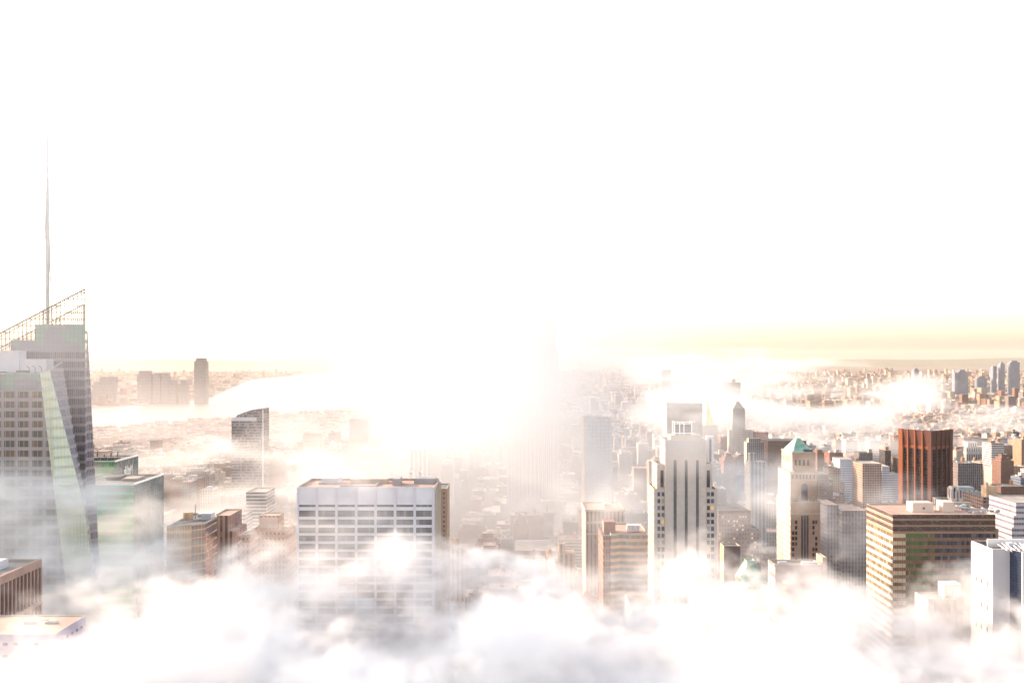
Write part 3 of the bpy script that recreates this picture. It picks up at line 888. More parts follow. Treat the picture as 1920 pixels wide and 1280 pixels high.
# --- brown banded block, right
def banded_block():
    d, db = 500.0, 537.0
    x0, x1, zt = 210.0, 266.5, 172.9
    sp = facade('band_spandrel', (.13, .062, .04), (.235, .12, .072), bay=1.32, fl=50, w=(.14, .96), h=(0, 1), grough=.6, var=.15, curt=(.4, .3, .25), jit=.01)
    sps = facade('band_spandrel_side', (.60, .50, .42), (.58, .48, .40), bay=1.32, fl=50, w=(.14, .96), h=(0, 1), grough=.6, var=.15, curt=(.6, .5, .4), jit=.01)  # sunlit cream put into the flank's spandrel colour
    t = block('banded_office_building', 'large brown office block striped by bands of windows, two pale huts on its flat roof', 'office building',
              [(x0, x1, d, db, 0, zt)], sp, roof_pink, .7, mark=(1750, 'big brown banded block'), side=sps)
    P = lambda yz: Z(780 + yz / 4.0, d)
    louv = facade('band_louvre', (.085, .045, .035), (.055, .03, .025), bay=1.32, fl=.8, w=(.12, .97), h=(.1, .8), grough=.5, jit=0)
    pale = plain('band_pale', (.34, .20, .135), .7, var=.12)
    for ya, yb in ((765, 738), (812, 783), (859, 829)):
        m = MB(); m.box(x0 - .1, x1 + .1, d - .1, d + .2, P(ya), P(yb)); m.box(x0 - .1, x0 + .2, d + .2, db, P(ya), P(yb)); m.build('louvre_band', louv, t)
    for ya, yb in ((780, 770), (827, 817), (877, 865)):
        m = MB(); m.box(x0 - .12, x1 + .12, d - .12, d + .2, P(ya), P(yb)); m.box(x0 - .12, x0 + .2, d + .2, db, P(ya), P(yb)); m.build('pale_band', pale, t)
    cream = facade('band_reflection', (.5, .38, .28), (.60, .45, .29), bay=1.32, fl=60, w=(.14, .96), h=(0, 1), grough=.4, var=.5, curt=(.5, .36, .25), jit=.03)  # bright reflection in these panes put into their cream colour
    green = facade('band_green', (.06, .05, .04), (.05, .07, .03), bay=1.32, fl=60, w=(.1, .96), h=(0, 1), grough=.12, var=.8, curt=(.30, .2, .12), jit=.06, gvar=(.09, .15, .05))
    blue = facade('band_blue', (.06, .045, .04), (.02, .025, .045), bay=1.32, fl=60, w=(.1, .96), h=(0, 1), grough=.1, var=.5, curt=(.35, .28, .3), jit=.05)
    side = facade('band_sidewin', (.2, .14, .1), (.12, .10, .07), bay=1.32, fl=60, w=(.1, .92), h=(0, 1), grough=.15, var=.9, curt=(.5, .36, .2), jit=.05)
    xa, xb = X(1698, d), X(1753, d)
    for r in range(24):
        za, zb = P(909 + 56 * r), P(880 + 56 * r)
        for a, b, mt in ((x0 + .1, xa, cream), (xa + .15, xb, green), (xb + .15, x1 - .1, blue)):
            m = MB(); m.box(a, b, d - .14, d + .2, za, zb); m.build('window_band', mt, t)
        m = MB(); m.box(x0 - .14, x0 + .2, d + .4, db - .2, za, zb); m.build('window_band', side, t)
    m = MB()
    x = x0
    while x < x1: m.box(x - .07, x + .07, d - .22, d, 0, zt - 12.5); x += 1.32 * 2
    m.build('mullions', plain('mullion_brown', (.20, .115, .085), .6, var=.1), t)
    hut = plain('hut_cream', (.66, .52, .44), .8, var=.08)
    for a, b, y0, y1, h in ((1711, 1750, 512, 520, 5.2), (1768, 1789, 512, 520, 5.6)):
        roofbox(t, X(a, 512), X(b, 512), y0, y1, zt - .7, zt - .7 + h, hut, 'roof_hut')
    h0 = X(1730, 512)
    m = MB(); m.box(h0, h0 + 1.2, 511.8, 512.1, zt + .9, zt + 2); m.build('hut_vent', dark_metal, t)
    m = MB(); m.box(X(1709, 511), X(1752, 511), 511, 512, zt - .7, zt + .1); m.build('hut_plinth', hut, t)
    m = MB()
    for i in range(22):
        x = X(1795, 520) + random.uniform(0, 18); y = 504 + random.uniform(0, 26)
        m.box(x, x + random.uniform(.6, 2.5), y, y + random.uniform(.5, 3), zt - .7, zt + random.uniform(-.1, 1.1))
    for i in range(6): m.bar((X(1790, 510) + i * 2, 528 - i * 3, zt + .5), (X(1790, 510) + i * 2 + 12, 520 - i * 2, zt + .5), .5)
    m.build('roof_machinery', metal_grey, t)
    m = MB(); m.box(X(1792, 525), X(1850, 515), 532, 533, zt - .7, zt + 1.6); m.build('roof_screen', stone, t)
    block('brick_building', 'thin tan brick wing standing behind the end of the big brown banded block', 'apartment block',
          [(267.4, 271, 505, 520, 0, 164)], MATS['facade_tan_brick'], roof_dark, .5)
banded_block()

# --- white block at the right edge
def white_corner():
    t = root('white_office_building', 225, 408, 0, 'white block with a blank sunlit flank, dark glass front and pipe-filled roof', 'office building')
    occ(210, 270, 385, 424)
    zt = 175.0
    wp = plain('white_panel', (.66, .61, .58), .75, var=.06, scale=.08)
    gr = facade('white_front_panel', (.42, .40, .42), (.40, .38, .40), bay=1.2, fl=1.2, w=(.05, .97), h=(.05, .97), grough=.6, jit=0, var=.1)
    gb = facade('corner_blue_glass', (.025, .035, .06), (.02, .03, .06), bay=1.3, fl=1.3, w=(.04, .97), h=(.04, .97), grough=.15, metal=.2, var=.2, curt=(.06, .08, .13))
    gd = facade('corner_dark_glass', (.09, .10, .10), (.035, .06, .06), bay=2.6, fl=4.1, w=(.04, .97), h=(.2, .97), grough=.1, var=.5, curt=(.25, .25, .2), metal=.1)
    fp = [(212, 400), (219.6, 400), (221.6, 394), (268, 394), (268, 418.6), (212, 418.6)]
    ms = (1, 2, 3, 3, 3, 0)
    m = MB()
    for i in range(6):
        a, b = fp[i], fp[(i + 1) % 6]
        m.poly([(a[0], a[1], 0), (b[0], b[1], 0), (b[0], b[1], zt), (a[0], a[1], zt)], ms[i])
    m.ring(fp, zt, zt + .05, .5, 0)
    m.build('wall', [wp, gr, gb, gd], t)
    m = MB(); m.poly([(p[0], p[1], zt - 2.2) for p in inset(fp, .5)]); 
    inn = inset(fp, .5)
    for i in range(6):
        a, b = inn[(i + 1) % 6], inn[i]
        m.poly([(a[0], a[1], zt - 2.2), (b[0], b[1], zt - 2.2), (b[0], b[1], zt), (a[0], a[1], zt)])
    m.build('roof', roof_dark, t)
    m = MB(); m.box(221.5, 222.1, 393.5, 394.1, 0, zt + .1); m.build('corner_fin', white_paint, t)
    panes(t, [(y, y + .9, z, z + 2.4) for z, ys in ((157.5, (404, 409, 413.5)), (147, (404, 409, 413.5)), (137, (404, 409, 413.5))) for y in ys], 'slit_window', win_dark, .06, 'x-', 212)
    m = MB()
    for i in range(16):
        x = 217 + i * 1.9 + random.uniform(-.5, .5)
        m.bar((x, 397.5, zt - .3 + random.uniform(-.6, .4)), (x + 5, 415, zt - .2 + random.uniform(-.6, .4)), .45)
    for x, y in ((226, 400), (229, 406), (238, 402), (224, 409), (245, 405)):
        m.box(x, x + 2.6, y, y + 2.2, zt - 2.2, zt + .9)
    m.bar((217, 402, zt - .2), (243, 402, zt - .2), .4)
    m.build('roof_pipes', white_stone, t)
    m = MB(); m.box(218, 252, 415.5, 416.2, zt - 2.2, zt + 1.4); m.build('roof_screen', white_paint, t)
    MARKS.append((1870, 'white corner block'))
    # scalloped concrete block in the cloud in front of the banded block
    d = 430
    x0, x1, z = X(1738, d), X(1832, d), Z(1122, d)
    con = plain('scallop_concrete', (.33, .29, .28), .8, var=.1)
    t = block('concrete_building', 'pale scalloped concrete block with two cooling towers, in cloud before the brown banded block', 'office building',
              [(x0, x1, d, 443, 0, z)], con, roof_dark, .6)
    m = MB()
    n = 7
    for i in range(n):
        xc = x0 + (i + .5) * (x1 - x0) / n
        for zb, zt2 in ((z - 14, z - .5), (z - 32, z - 18), (z - 50, z - 36)):
            for k in range(6):
                a, b = math.pi * k / 6, math.pi * (k + 1) / 6
                r = (x1 - x0) / n / 2 * .92
                m.poly([(xc - r * math.cos(a), d - r * .55 * math.sin(a), zb), (xc - r * math.cos(b), d - r * .55 * math.sin(b), zb), (xc - r * math.cos(b), d - r * .55 * math.sin(b), zt2), (xc - r * math.cos(a), d - r * .55 * math.sin(a), zt2)])
    m.build('scalloped_wall', con, t)
    for p in (1766, 1783):
        m = MB(); m.box(X(p, 436), X(p + 15, 436), 434, 440, z + 1.2, z + 6); 
        for q in (0, 1): m.box(X(p + 1 + 12 * q, 436), X(p + 2 + 12 * q, 436), 434.2, 439.6, z - .6, z + 1.2)
        m.build('cooling_tower', white_stone, t)
white_corner()

# --- brick-red ribbed tower
def ribbed_tower():
    d, s, th = 1150.0, 41.0, R(57.6)
    c = Vector((X(1745, d), d))
    L = Vector((-math.cos(th), math.sin(th))); Q = Vector((math.sin(th), math.cos(th)))
    fp = [c, c + Q * s, c + Q * s + L * s, c + L * s]
    fp = [(p.x, p.y) for p in fp]
    zt = Z(807.5, d)
    t = root('ribbed_tower', c.x, c.y + 25, 0, 'square brick-red tower set corner-on with deep flared vertical ribs', 'skyscraper')
    occ(c.x - 30, c.x + 45, d, d + 60)
    wm = facade('ribbed_windows', (.07, .04, .035), (.015, .016, .024), bay=2.2, fl=3.8, w=(.05, .95), h=(.3, .95), var=.2, curt=(.3, .24, .2), span=(.06, .034, .03), spec=.2)
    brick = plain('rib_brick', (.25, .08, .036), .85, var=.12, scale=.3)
    brick2 = plain('shaded_brick', (.115, .045, .034), .85, var=.15, scale=.3)  # darker copy of the rib brick with shade put into its colour
    m = MB()
    m.prism(fp, 0, zt - .6, 0)
    m.build('wall', wm, t)
    m = MB(); m.poly([(p[0], p[1], zt - .6) for p in fp]); m.build('roof', roof_pale, t)
    m = MB()
    zb = Z(838, d)
    for (o, dr) in ((c, L), (c, Q)):                 # the two faces we can see
        nrm = Vector((-dr.y, dr.x)) if (Vector((-dr.y, dr.x)).dot(Vector((0, -1))) > 0) else Vector((dr.y, -dr.x))
        n = 4
        for i in range(n):                           # slanted solid band between the ribs
            a, b = o + dr * (s * i / n), o + dr * (s * (i + 1) / n)
            a1, b1 = a + nrm * 2.4, b + nrm * 2.4
            m.poly([(a.x + nrm.x * .2, a.y + nrm.y * .2, zb), (b.x + nrm.x * .2, b.y + nrm.y * .2, zb), (b1.x, b1.y, zt - 1), (a1.x, a1.y, zt - 1)])
            m.poly([(a1.x, a1.y, zt - 1), (b1.x, b1.y, zt - 1), (b1.x, b1.y, zt), (a1.x, a1.y, zt)])
            m.poly([(a1.x, a1.y, zt), (b1.x, b1.y, zt), (b.x, b.y, zt), (a.x, a.y, zt)])
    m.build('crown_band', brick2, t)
    m = MB()
    for (o, dr) in ((c, L), (c, Q)):
        nrm = Vector((-dr.y, dr.x)) if (Vector((-dr.y, dr.x)).dot(Vector((0, -1))) > 0) else Vector((dr.y, -dr.x))
        a, b = o + nrm * .7, o + dr * s + nrm * .7
        m.poly([(a.x, a.y, zb - 3), (b.x, b.y, zb - 3), (b.x, b.y, zb + .4), (a.x, a.y, zb + .4)]); m.poly([(a.x, a.y, zb + .4), (b.x, b.y, zb + .4), (o.x + dr.x * s, o.y + dr.y * s, zb + .4), (o.x, o.y, zb + .4)])
    m.build('sill_band', brick, t)
    for (o, dr) in ((c, L), (c, Q)):
        nrm = Vector((-dr.y, dr.x)) if (Vector((-dr.y, dr.x)).dot(Vector((0, -1))) > 0) else Vector((dr.y, -dr.x))
        n = 4
        for i in range(n + 1):
            if i == 0 and dr == Q: continue
            w = 1.7 if i in (1, 2, 3) else (6.0 if i else 5.0)
            a = o + dr * (s * i / n)
            p0, p1 = a - dr * w / 2, a + dr * w / 2
            m = MB()
            def pr(z0, z1, e0, e1):
                A = [p0, p1]
                q0 = [(p0 + nrm * e0), (p1 + nrm * e0), p1 - nrm * .3, p0 - nrm * .3]
                q1 = [(p0 + nrm * e1), (p1 + nrm * e1), p1 - nrm * .3, p0 - nrm * .3]
                if (q0[1] - q0[0]).cross(q0[2] - q0[1]) < 0: q0.reverse(); q1.reverse()
                m.prism([(v.x, v.y) for v in q0], z0, z1, 0, 0, fp1=[(v.x, v.y) for v in q1])
            pr(0, zb, 2.6, 2.6); pr(zb, zt + .3, 2.6, 3.1)
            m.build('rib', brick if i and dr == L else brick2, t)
    m = MB()
    for i in range(8):
        p = c + L * (s * random.uniform(.15, .85)) + Q * (s * random.uniform(.15, .85))
        m.box(p.x - 2, p.x + 2, p.y - 2, p.y + 2, zt - .6, zt + random.uniform(.3, 1.2))
    m.build('roof_machinery', metal_grey, t)
    MARKS.append((1738, 'brick-red ribbed tower'))
ribbed_tower()

# --- tall stepped tower with mast, deep in the white glare
def mast_tower():
    d = 1300.0
    lime = facade('mast_tower_stone', (.40, .36, .33), (.10, .10, .11), bay=3.0, fl=3.7, w=(.3, .72), h=(.12, .86), span=(.22, .2, .2), var=.3)
    B = lambda a, b, y0, y1, pt, z0=0: (X(a, d), X(b, d), d + y0, d + y1, z0, Z(pt, d))
    t = block('stepped_skyscraper', 'very tall stepped stone tower with central mast, almost lost in white glare', 'skyscraper',
              [B(905, 1083, -12, 60, 962), B(920, 1068, -8, 56, 958), B(938, 1060, -4, 50, 943), B(950, 1047.5, 0, 46, 655), B(955, 1042, 3, 42, 596), B(964, 1035, 6, 38, 555)], lime, roof_pale, .8, mark=(997, 'stepped tower with mast'))
    pr = plain('mast_pier', (.46, .42, .38), .85, var=.08)
    m = MB()
    for i in range(14):
        x = X(951.5 + i * 7.3, d)
        m.box(x - .7, x + .7, d - .9, d, Z(943, d), Z(657, d))
    m.build('piers', pr, t)
    m = MB()
    cx = X(997, d); cy = d + 22
    m.prism(rect(cx - 19, cx + 19, cy - 14, cy + 14), Z(555, d), Z(546, d), 0, 0, fp1=rect(cx - 14, cx + 14, cy - 11, cy + 11))
    m.prism(rect(cx - 12, cx + 12, cy - 9, cy + 9), Z(546, d), Z(528, d), 0, 0, fp1=rect(cx - 6.5, cx + 6.5, cy - 6, cy + 6))
    m.lathe(cx, cy, [(6, Z(528, d)), (5.2, Z(505, d)), (5.2, Z(500, d)), (2.6, Z(494, d))], 12)
    m.build('crown', pr, t)
    m = MB(); m.lathe(cx, cy, [(2.6, Z(494, d)), (1.5, Z(470, d)), (1.0, Z(455, d)), (.4, Z(440, d)), (0, Z(431, d))], 8); m.build('antenna', metal_grey, t)
mast_tower()

# ------------------------------------------------------------------ middle distance buildings that can be told apart
def flank(px_corner, px_far, d):
    """far depth of a flank whose near corner is at px_corner, depth d"""
    x = X(px_corner, d)
    return x * F / (px_far - 960.0)

def middle():
    bb, rb, tb, cs, gs, ps, wb, tn, bg, dg = [g[2] for g in GEN]
    lit_side = facade('lit_flank', (.50, .405, .315), (.20, .17, .11), bay=2.8, fl=3.8, w=(.3, .7), h=(.25, .75), var=.5, curt=(.55, .5, .35))  # paler wall for lit flanks, sunlight put into its colour
    # pilastered block and the pale grid tower behind it
    d = 750
    pil = facade('pilaster_block', (.34, .24, .19), (.07, .07, .08), bay=3.2, fl=3.9, w=(.3, .72), h=(.05, .95), span=(.14, .11, .1), var=.3)
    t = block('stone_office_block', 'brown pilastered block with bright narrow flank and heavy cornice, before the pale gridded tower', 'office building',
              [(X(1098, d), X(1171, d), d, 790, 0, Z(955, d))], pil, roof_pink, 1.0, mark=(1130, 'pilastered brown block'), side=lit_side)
    m = MB()
    for z, h, e in ((Z(955, d), 1.4, .7), (Z(978, d), 1.0, .5), (Z(1000, d), .8, .4)):
        m.box(X(1098, d) - e, X(1171, d) + e, d - e, d + .2, z - h, z + .2); m.box(X(1098, d) - e, X(1098, d) + .2, d + .2, 790, z - h, z + .2)
    m.build('cornice', stone, t)
    roofbox(t, X(1135, d), X(1150, d), 760, 770, Z(955, d) - 1, Z(955, d) + 3, stone)
    grid = facade('pale_grid', (.50, .44, .40), (.62, .64, .68), bay=4.4, fl=3.9, w=(.22, .9), h=(.22, .86), var=.4, curt=(.7, .7, .7), metal=.2)
    block('glass_tower', 'pale gridded tower fading up into mist behind the pilastered brown block', 'skyscraper',
          [(X(1096, 1000), X(1148, 1000), 1000, 1040, 0, Z(785, 1000))], grid, roof_pale, 1, side=lit_side)
    # banded block with elevator head
    d = 560
    nb = facade('wavy_band', (.52, .36, .27), (.16, .19, .20), bay=40, fl=4.05, w=(0, 1), h=(.4, .93), sub=1.7, var=.6, curt=(.4, .42, .3), mull=(.25, .2, .18), jit=.05)
    br = facade('russet_wall', (.34, .17, .12), (.09, .07, .07), bay=1.5, fl=4.05, w=(.15, .9), h=(.2, .9), var=.3, curt=(.5, .3, .18))
    t = root('banded_office_building', X(1170, d), d + 20, 0, 'tan banded office block with bent front, against the flank of the three-striped deco tower', 'office building')
    occ(X(1131, d), X(1216, d), d, 600)
    fpn = [(X(1145, d), d - .6), (X(1152, d), d - .6), (X(1164, d), d + 2.4), (X(1184, d), d + .2), (X(1216, d), d + .2), (X(1216, d), 596), (X(1145, d), 596)]
    z = Z(1003, d)
    m = MB()
    for i in range(7):
        a, b = fpn[i], fpn[(i + 1) % 7]
        m.poly([(a[0], a[1], 0), (b[0], b[1], 0), (b[0], b[1], z), (a[0], a[1], z)], 0)
    m.ring(fpn, z, z + .9, .5, 1)
    m.build('wall', [nb, stone], t)
    m = MB(); m.poly([(p[0], p[1], z) for p in fpn]); m.build('roof', roof_pink, t)
    m = MB(); m.prism(rect(X(1131, d), X(1145, d) - .05, d + .4, 592), 0, z - .5, 0, 1); m.build('wall', [br, roof_dark], t)
    m = MB(); m.box(X(1131, d) + 1, X(1156, d), d + 6, d + 16, z, Z(978, d + 6)); m.build('lift_house', plain('lift_house', (.34, .22, .19)), t)
    m = MB()
    for i in range(5):
        m.box(X(1180, d) + i * 1.6, X(1180, d) + i * 1.6 + 1.3, d + 8, d + 14, z + .8, z + 4.6)
        m.bar((X(1180, d) + i * 1.6, d + 8, z), (X(1180, d) + i * 1.6, d + 8, z + .8), .25)
    m.build('cooling_unit', white_stone, t)
    MARKS.append((1180, 'bent tan banded block'))
    # block with roof well in the low right centre
    d = 420
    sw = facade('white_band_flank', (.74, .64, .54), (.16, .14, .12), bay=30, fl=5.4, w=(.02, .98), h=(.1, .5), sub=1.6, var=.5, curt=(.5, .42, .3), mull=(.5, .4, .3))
    t = block('office_building', 'plain grey-brown block with white banded flank and open roof well, below the green-pyramid tower', 'office building',
              [(X(1453, d), X(1541, d), d, flank(1453, 1440.5, d), 0, Z(1058, d))], plain('plain_brown_wall', (.30, .235, .215), .85, var=.08), roof_pink, 1.4, mark=(1495, 'plain grey-brown block'), side=sw)
    panes(t, [(X(1467, d), X(1475, d), Z(y + 5, d), Z(y, d)) for y in (1087, 1098.5, 1110, 1122, 1134)], 'window', win_lit, .1, 'y', d)
    m = MB(); zz = Z(1058, d)
    m.bar((X(1460, 424), 424, zz - .4), (X(1500, 424), 424, zz - .4), .5); m.box(X(1505, 424), X(1530, 424), 424, 427, zz - 1.4, zz + .1); m.box(X(1462, 424), X(1478, 424), 425, 428, zz - 1.4, zz)
    m.build('roof_machinery', metal_grey, t)
    block('office_building', 'slim plain wall with lit top edge joined to the plain grey-brown block', 'office building', [(X(1542, 425), X(1550, 425), 425, 434, 0, Z(1044, 425))], plain('plain_tan_wall', (.42, .31, .24)), roof_dark, .4)
    # dark slab with scattered lit windows, plain dark box, mansard
    d = 820
    lw = facade('lit_slab', (.19, .125, .11), (.06, .05, .055), bay=2.6, fl=3.9, w=(.3, .72), h=(.3, .72), var=.7, curt=(.5, .42, .36), lit=.2)
    t = block('brick_office_slab', 'dark brown slab dotted with many lit windows, beside the three-striped deco tower', 'office building',
              [(X(1347, d), X(1408, d), d, 860, 0, Z(956, d)), (X(1408, d), X(1424, d), d + 1, 860, 0, Z(992, d))], lw, roof_dark, .8, mark=(1390, 'dark lit-window slab'))
    block('office_building', 'windowless dark grey box with one lit orange flank, in front of the dark lit-window slab', 'office building',
          [(X(1357, 600), X(1388, 600), 600, flank(1357, 1350, 600), 0, Z(1023, 600))], plain('dark_box_wall', (.155, .12, .12), .85, var=.15), roof_dark, .6, side=plain('sunlit_flank', (.55, .30, .17)))  # the flank's orange is sunlight put into the wall colour
    d = 560
    t = block('mansard_building', 'low building with green copper mansard roof, in front of the dark lit-window slab', 'building', [(X(1393, d), X(1438, d), d, 580, 0, Z(1091, d))], tb, roof_dark, .3)
    m = MB(); a, b = X(1393, d), X(1438, d)
    m.prism(rect(a + .3, b - .3, d + .3, 579.5), Z(1091, d), Z(1058, d), 0, 0, fp1=rect(a + 4.2, b - 5.6, d + 6, 573)); m.build('mansard_roof', copper_green, t)
    m = MB(); m.ring(rect(a + 4.0, b - 5.4, d + 5.8, 573.2), Z(1058, d), Z(1055, d), .4); m.build('roof_curb', copper_green, t)
    # towers behind and left of the pyramid tower
    d = 1000
    vs = facade('vertical_stripe', (.40, .33, .29), (.10, .09, .10), bay=4.2, fl=3.8, w=(.25, .8), h=(.05, .95), span=(.18, .15, .14), var=.3)
    block('stone_office_block', 'tall striped stone slab with bright left edge, between the deco tower and the green-pyramid tower', 'office building',
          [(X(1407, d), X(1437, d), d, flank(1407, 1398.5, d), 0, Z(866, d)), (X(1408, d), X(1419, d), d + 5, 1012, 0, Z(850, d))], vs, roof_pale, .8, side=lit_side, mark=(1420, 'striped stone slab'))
    d = 1300
    block('office_building', 'tan slab with curved pale crest, rising behind the striped stone slab', 'office building',
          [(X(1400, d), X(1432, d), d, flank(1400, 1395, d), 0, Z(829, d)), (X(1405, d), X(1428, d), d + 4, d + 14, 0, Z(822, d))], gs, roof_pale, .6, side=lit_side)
    d = 1450
    block('office_building', 'long low brown slab behind the green pyramid roof', 'office building', [(X(1440, d), X(1512, d), d, d + 40, 0, Z(826, d))], bb, roof_dark, .8)
    d = 800
    block('stone_office_block', 'blue-grey shaded stone block beside the green-pyramid tower, fading into cloud', 'office building',
          [(X(1556, d), X(1578, d), d + 8, 840, 0, Z(949, d)), (X(1578, d), X(1624, d), d, 838, 0, Z(957, d))], gs, roof_pink, .8, mark=(1590, 'shaded stone block'))
    m = None
    d = 950
    block('stone_office_block', 'dark brown setback block touching the edge of the green-pyramid tower', 'office building', [(X(1536, d), X(1562, d), d, 985, 0, Z(898, d)), (X(1536, d), X(1556, d), d + 4, 980, 0, Z(890, d))], bb, roof_dark, .8)
    # brown grid tower
    d = 1360
    gr = facade('brown_grid', (.44, .29, .22), (.09, .07, .07), bay=3.6, fl=3.6, w=(.18, .82), h=(.22, .8), var=.4, curt=(.35, .25, .2))
    t = block('grid_tower', 'brown tower with regular square window grid, beside the brick-red ribbed tower', 'office building',
              [(X(1617, d), X(1653, d), d, flank(1617, 1598, d), 0, Z(869, d))], gr, roof_pale, .9, mark=(1625, 'brown square-grid tower'))
    # white glass pair beside the grid tower
    d = 1600
    block('glass_building', 'pale blue glass block touching the flank of the brown square-grid tower', 'office building', [(X(1570, d), X(1600, d), d, d + 40, 0, Z(876, d)), (X(1576, d), X(1600, d), d + 3, d + 40, 0, Z(861, d))],
          facade('pale_blue_glass', (.56, .58, .64), (.30, .36, .46), bay=20, fl=4, w=(0, 1), h=(.3, .8), sub=2.5, metal=.2, var=.3, mull=(.5, .5, .55)), roof_pale, .6)
    block('glass_building', 'stepped pale blue glass block between the square-grid tower and the ribbed tower', 'office building', [(X(1654, d), X(1668, d), d, d + 40, 0, Z(874, d)), (X(1654, d), X(1686, d), d - 4, d + 30, 0, Z(888, d))],
          MATS['pale_blue_glass'], roof_pale, .6)
    # pale stone group right of the ribbed tower
    d = 900
    pa = facade('pale_arch', (.60, .50, .44), (.10, .10, .14), bay=4.4, fl=13, w=(.3, .7), h=(.15, .85), var=.3)
    t = block('stone_building', 'ornate pale stone block with tall narrow windows, at the ribbed tower foot', 'building',
              [(X(1775, d), X(1841, d), d, 930, 0, Z(940, d)), (X(1800, d), X(1838, d), d + 3, 926, 0, Z(920, d)), (X(1786, d), X(1795, d), d + 1, 908, 0, Z(912, d))], pa, roof_dark, 1.0, mark=(1810, 'ornate pale block'))
    roofbox(t, X(1806, d), X(1834, d), d + 8, d + 18, Z(920, d) - 1, Z(920, d) + 2.5, metal_grey)
    m = MB(); m.box(X(1789.5, d), X(1792.5, d), d + .9, d + 1.1, Z(921, d), Z(914, d)); m.build('window', win_dark, t)
    d = 800
    t = block('brick_apartment_block', 'brown brick balcony block with lit tan lift tower on its roof', 'apartment block',
              [(X(1843, d), X(1893, d), d, 836, 0, Z(932, d))], facade('balcony_brick', (.24, .15, .12), (.06, .055, .07), bay=3.6, fl=3.1, w=(.15, .8), h=(.25, .8), var=.5, curt=(.4, .3, .25)), roof_dark, 1, mark=(1868, 'balcony brick block'))
    roofbox(t, X(1855, d), X(1875, d), d + 5, d + 14, Z(932, d) - 1, Z(913, d), plain('lift_tan', (.55, .38, .25)))
    roofbox(t, X(1855, d), X(1859, d), d + 5, d + 9, Z(913, d), Z(906, d), MATS['lift_tan'], 'chimney')
    d = 620
    t = block('terraced_building', 'pale terraced office block with ribbon windows, above the white corner block', 'office building',
              [(X(1905, d), X(1990, d), d, 655, 0, Z(942, d)), (X(1896, d), X(1990, d), d - 3, 650, 0, Z(965, d)), (X(1888, d), X(1990, d), d - 6, 650, 0, Z(985, d))],
              facade('terrace_band', (.52, .45, .47), (.13, .13, .17), bay=30, fl=3.6, w=(0, 1), h=(.35, .8), sub=1.7, var=.4, mull=(.4, .35, .35)), roof_pale, .8)
    d = 2000
    t = block('columned_building', 'pale columned hall with flat top, beyond the shoulder of the ribbed tower', 'building',
              [(X(1812, d), X(1852, d), d, d + 40, 0, Z(838, d)), (X(1818, d), X(1836, d), d + 8, d + 30, 0, Z(829, d))],
              facade('column_hall', (.58, .53, .50), (.13, .12, .13), bay=5, fl=24, w=(.3, .75), h=(.1, .85)), roof_pale, .8)
    # gold pyramid tower, clock tower, dark slabs
    d = 1900
    t = block('gold_roof_tower', 'pale stone tower with slender gilded pyramid roof, in mist behind the deco tower', 'skyscraper',
              [(X(1307, d), X(1351, d), d, d + 40, 0, Z(830, d)), (X(1313, d), X(1346, d), d + 3, d + 36, 0, Z(797, d))], ps, roof_pale, .8, mark=(1330, 'gilded pyramid tower'))
    m = MB(); a, b = X(1315, d), X(1344, d); cx = (a + b) / 2; cy = d + 19
    ring = lambda r: [(cx + r * math.cos(R(22.5 + 45 * i)), cy + r * math.sin(R(22.5 + 45 * i))) for i in range(8)]
    m.prism(ring(16.6), Z(797, d), Z(762, d), 0, fp1=ring(4.0)); m.prism(ring(4.0), Z(762, d), Z(757, d), 0, fp1=ring(3.0)); m.prism(ring(3.0), Z(757, d), Z(744, d), 0, 0, fp1=ring(.3))
    m.build('pyramid_roof', gold, t)
    d = 1900
    t = block('clock_tower', 'slim white tower with pointed cap, beside the gilded pyramid tower', 'tower',
              [(X(1374, d), X(1397, d), d, d + 24, 0, Z(766, d)), (X(1372, d), X(1410, d), d - 8, d + 40, 0, Z(806, d))], ps, roof_pale, .6, mark=(1385, 'slim pointed-cap tower'))
    m = MB(); a, b = X(1375, d), X(1396, d); m.prism(rect(a, b, d + 1, d + 23), Z(766, d), Z(753, d), 0, 0, fp1=rect(a + 9, b - 9, d + 10, d + 14)); m.build('spire_cap', stone, t)
    d = 1500
    block('dark_office_slab', 'wide dark glass slab just behind the crown of the deco tower', 'skyscraper', [(X(1250, d), X(1317, d), d, d + 38, 0, Z(756, d))], dg, roof_dark, .8, side=lit_side)
    d = 3000
    block('dark_office_slab', 'tall plain grey slab, a ghost in the white haze above the deco tower', 'skyscraper', [(X(1241, d), X(1258, d), d, d + 30, 0, Z(693, d))], dg, roof_dark, 0)
    d = 3200
    block('dark_office_slab', 'squat dark grey slab in haze above the slim pointed-cap tower', 'skyscraper', [(X(1358, d), X(1389, d), d, d + 40, 0, Z(717, d)), (X(1374, d), X(1380, d), d + 8, d + 20, 0, Z(711, d))], dg, roof_dark, 0)
    d = 1100
    st = facade('slab_stripes', (.42, .40, .42), (.12, .11, .12), bay=5.2, fl=3.8, w=(.2, .85), h=(.02, .98), span=(.2, .18, .19))
    block('dark_office_slab', 'faint grey slab with white vertical stripes behind the roof of the white ribbon-window slab', 'office building',
          [(X(768, d), X(805, d), d, flank(805, 824, d), 0, Z(842, d))], st, roof_pale, .8, mark=(790, 'faint striped slab'))
    d = 1700
    block('glass_tower', 'tower with golden glinting front, in mist behind the end of the ribbon-window slab', 'skyscraper', [(X(568, d), X(601, d), d, d + 35, 0, Z(812, d))],
          facade('golden_stripes', (.56, .46, .36), (.46, .40, .30), bay=2.8, fl=7, w=(.2, .8), h=(.1, .8), var=.7, curt=(.8, .7, .5), metal=.2), roof_pale, .8)
    d = 1900
    block('dark_office_slab', 'hazy dark tower in the white glare above the ribbon-window slab', 'skyscraper', [(X(655, d), X(690, d), d, d + 35, 0, Z(785, d))], dg, roof_dark, .8)
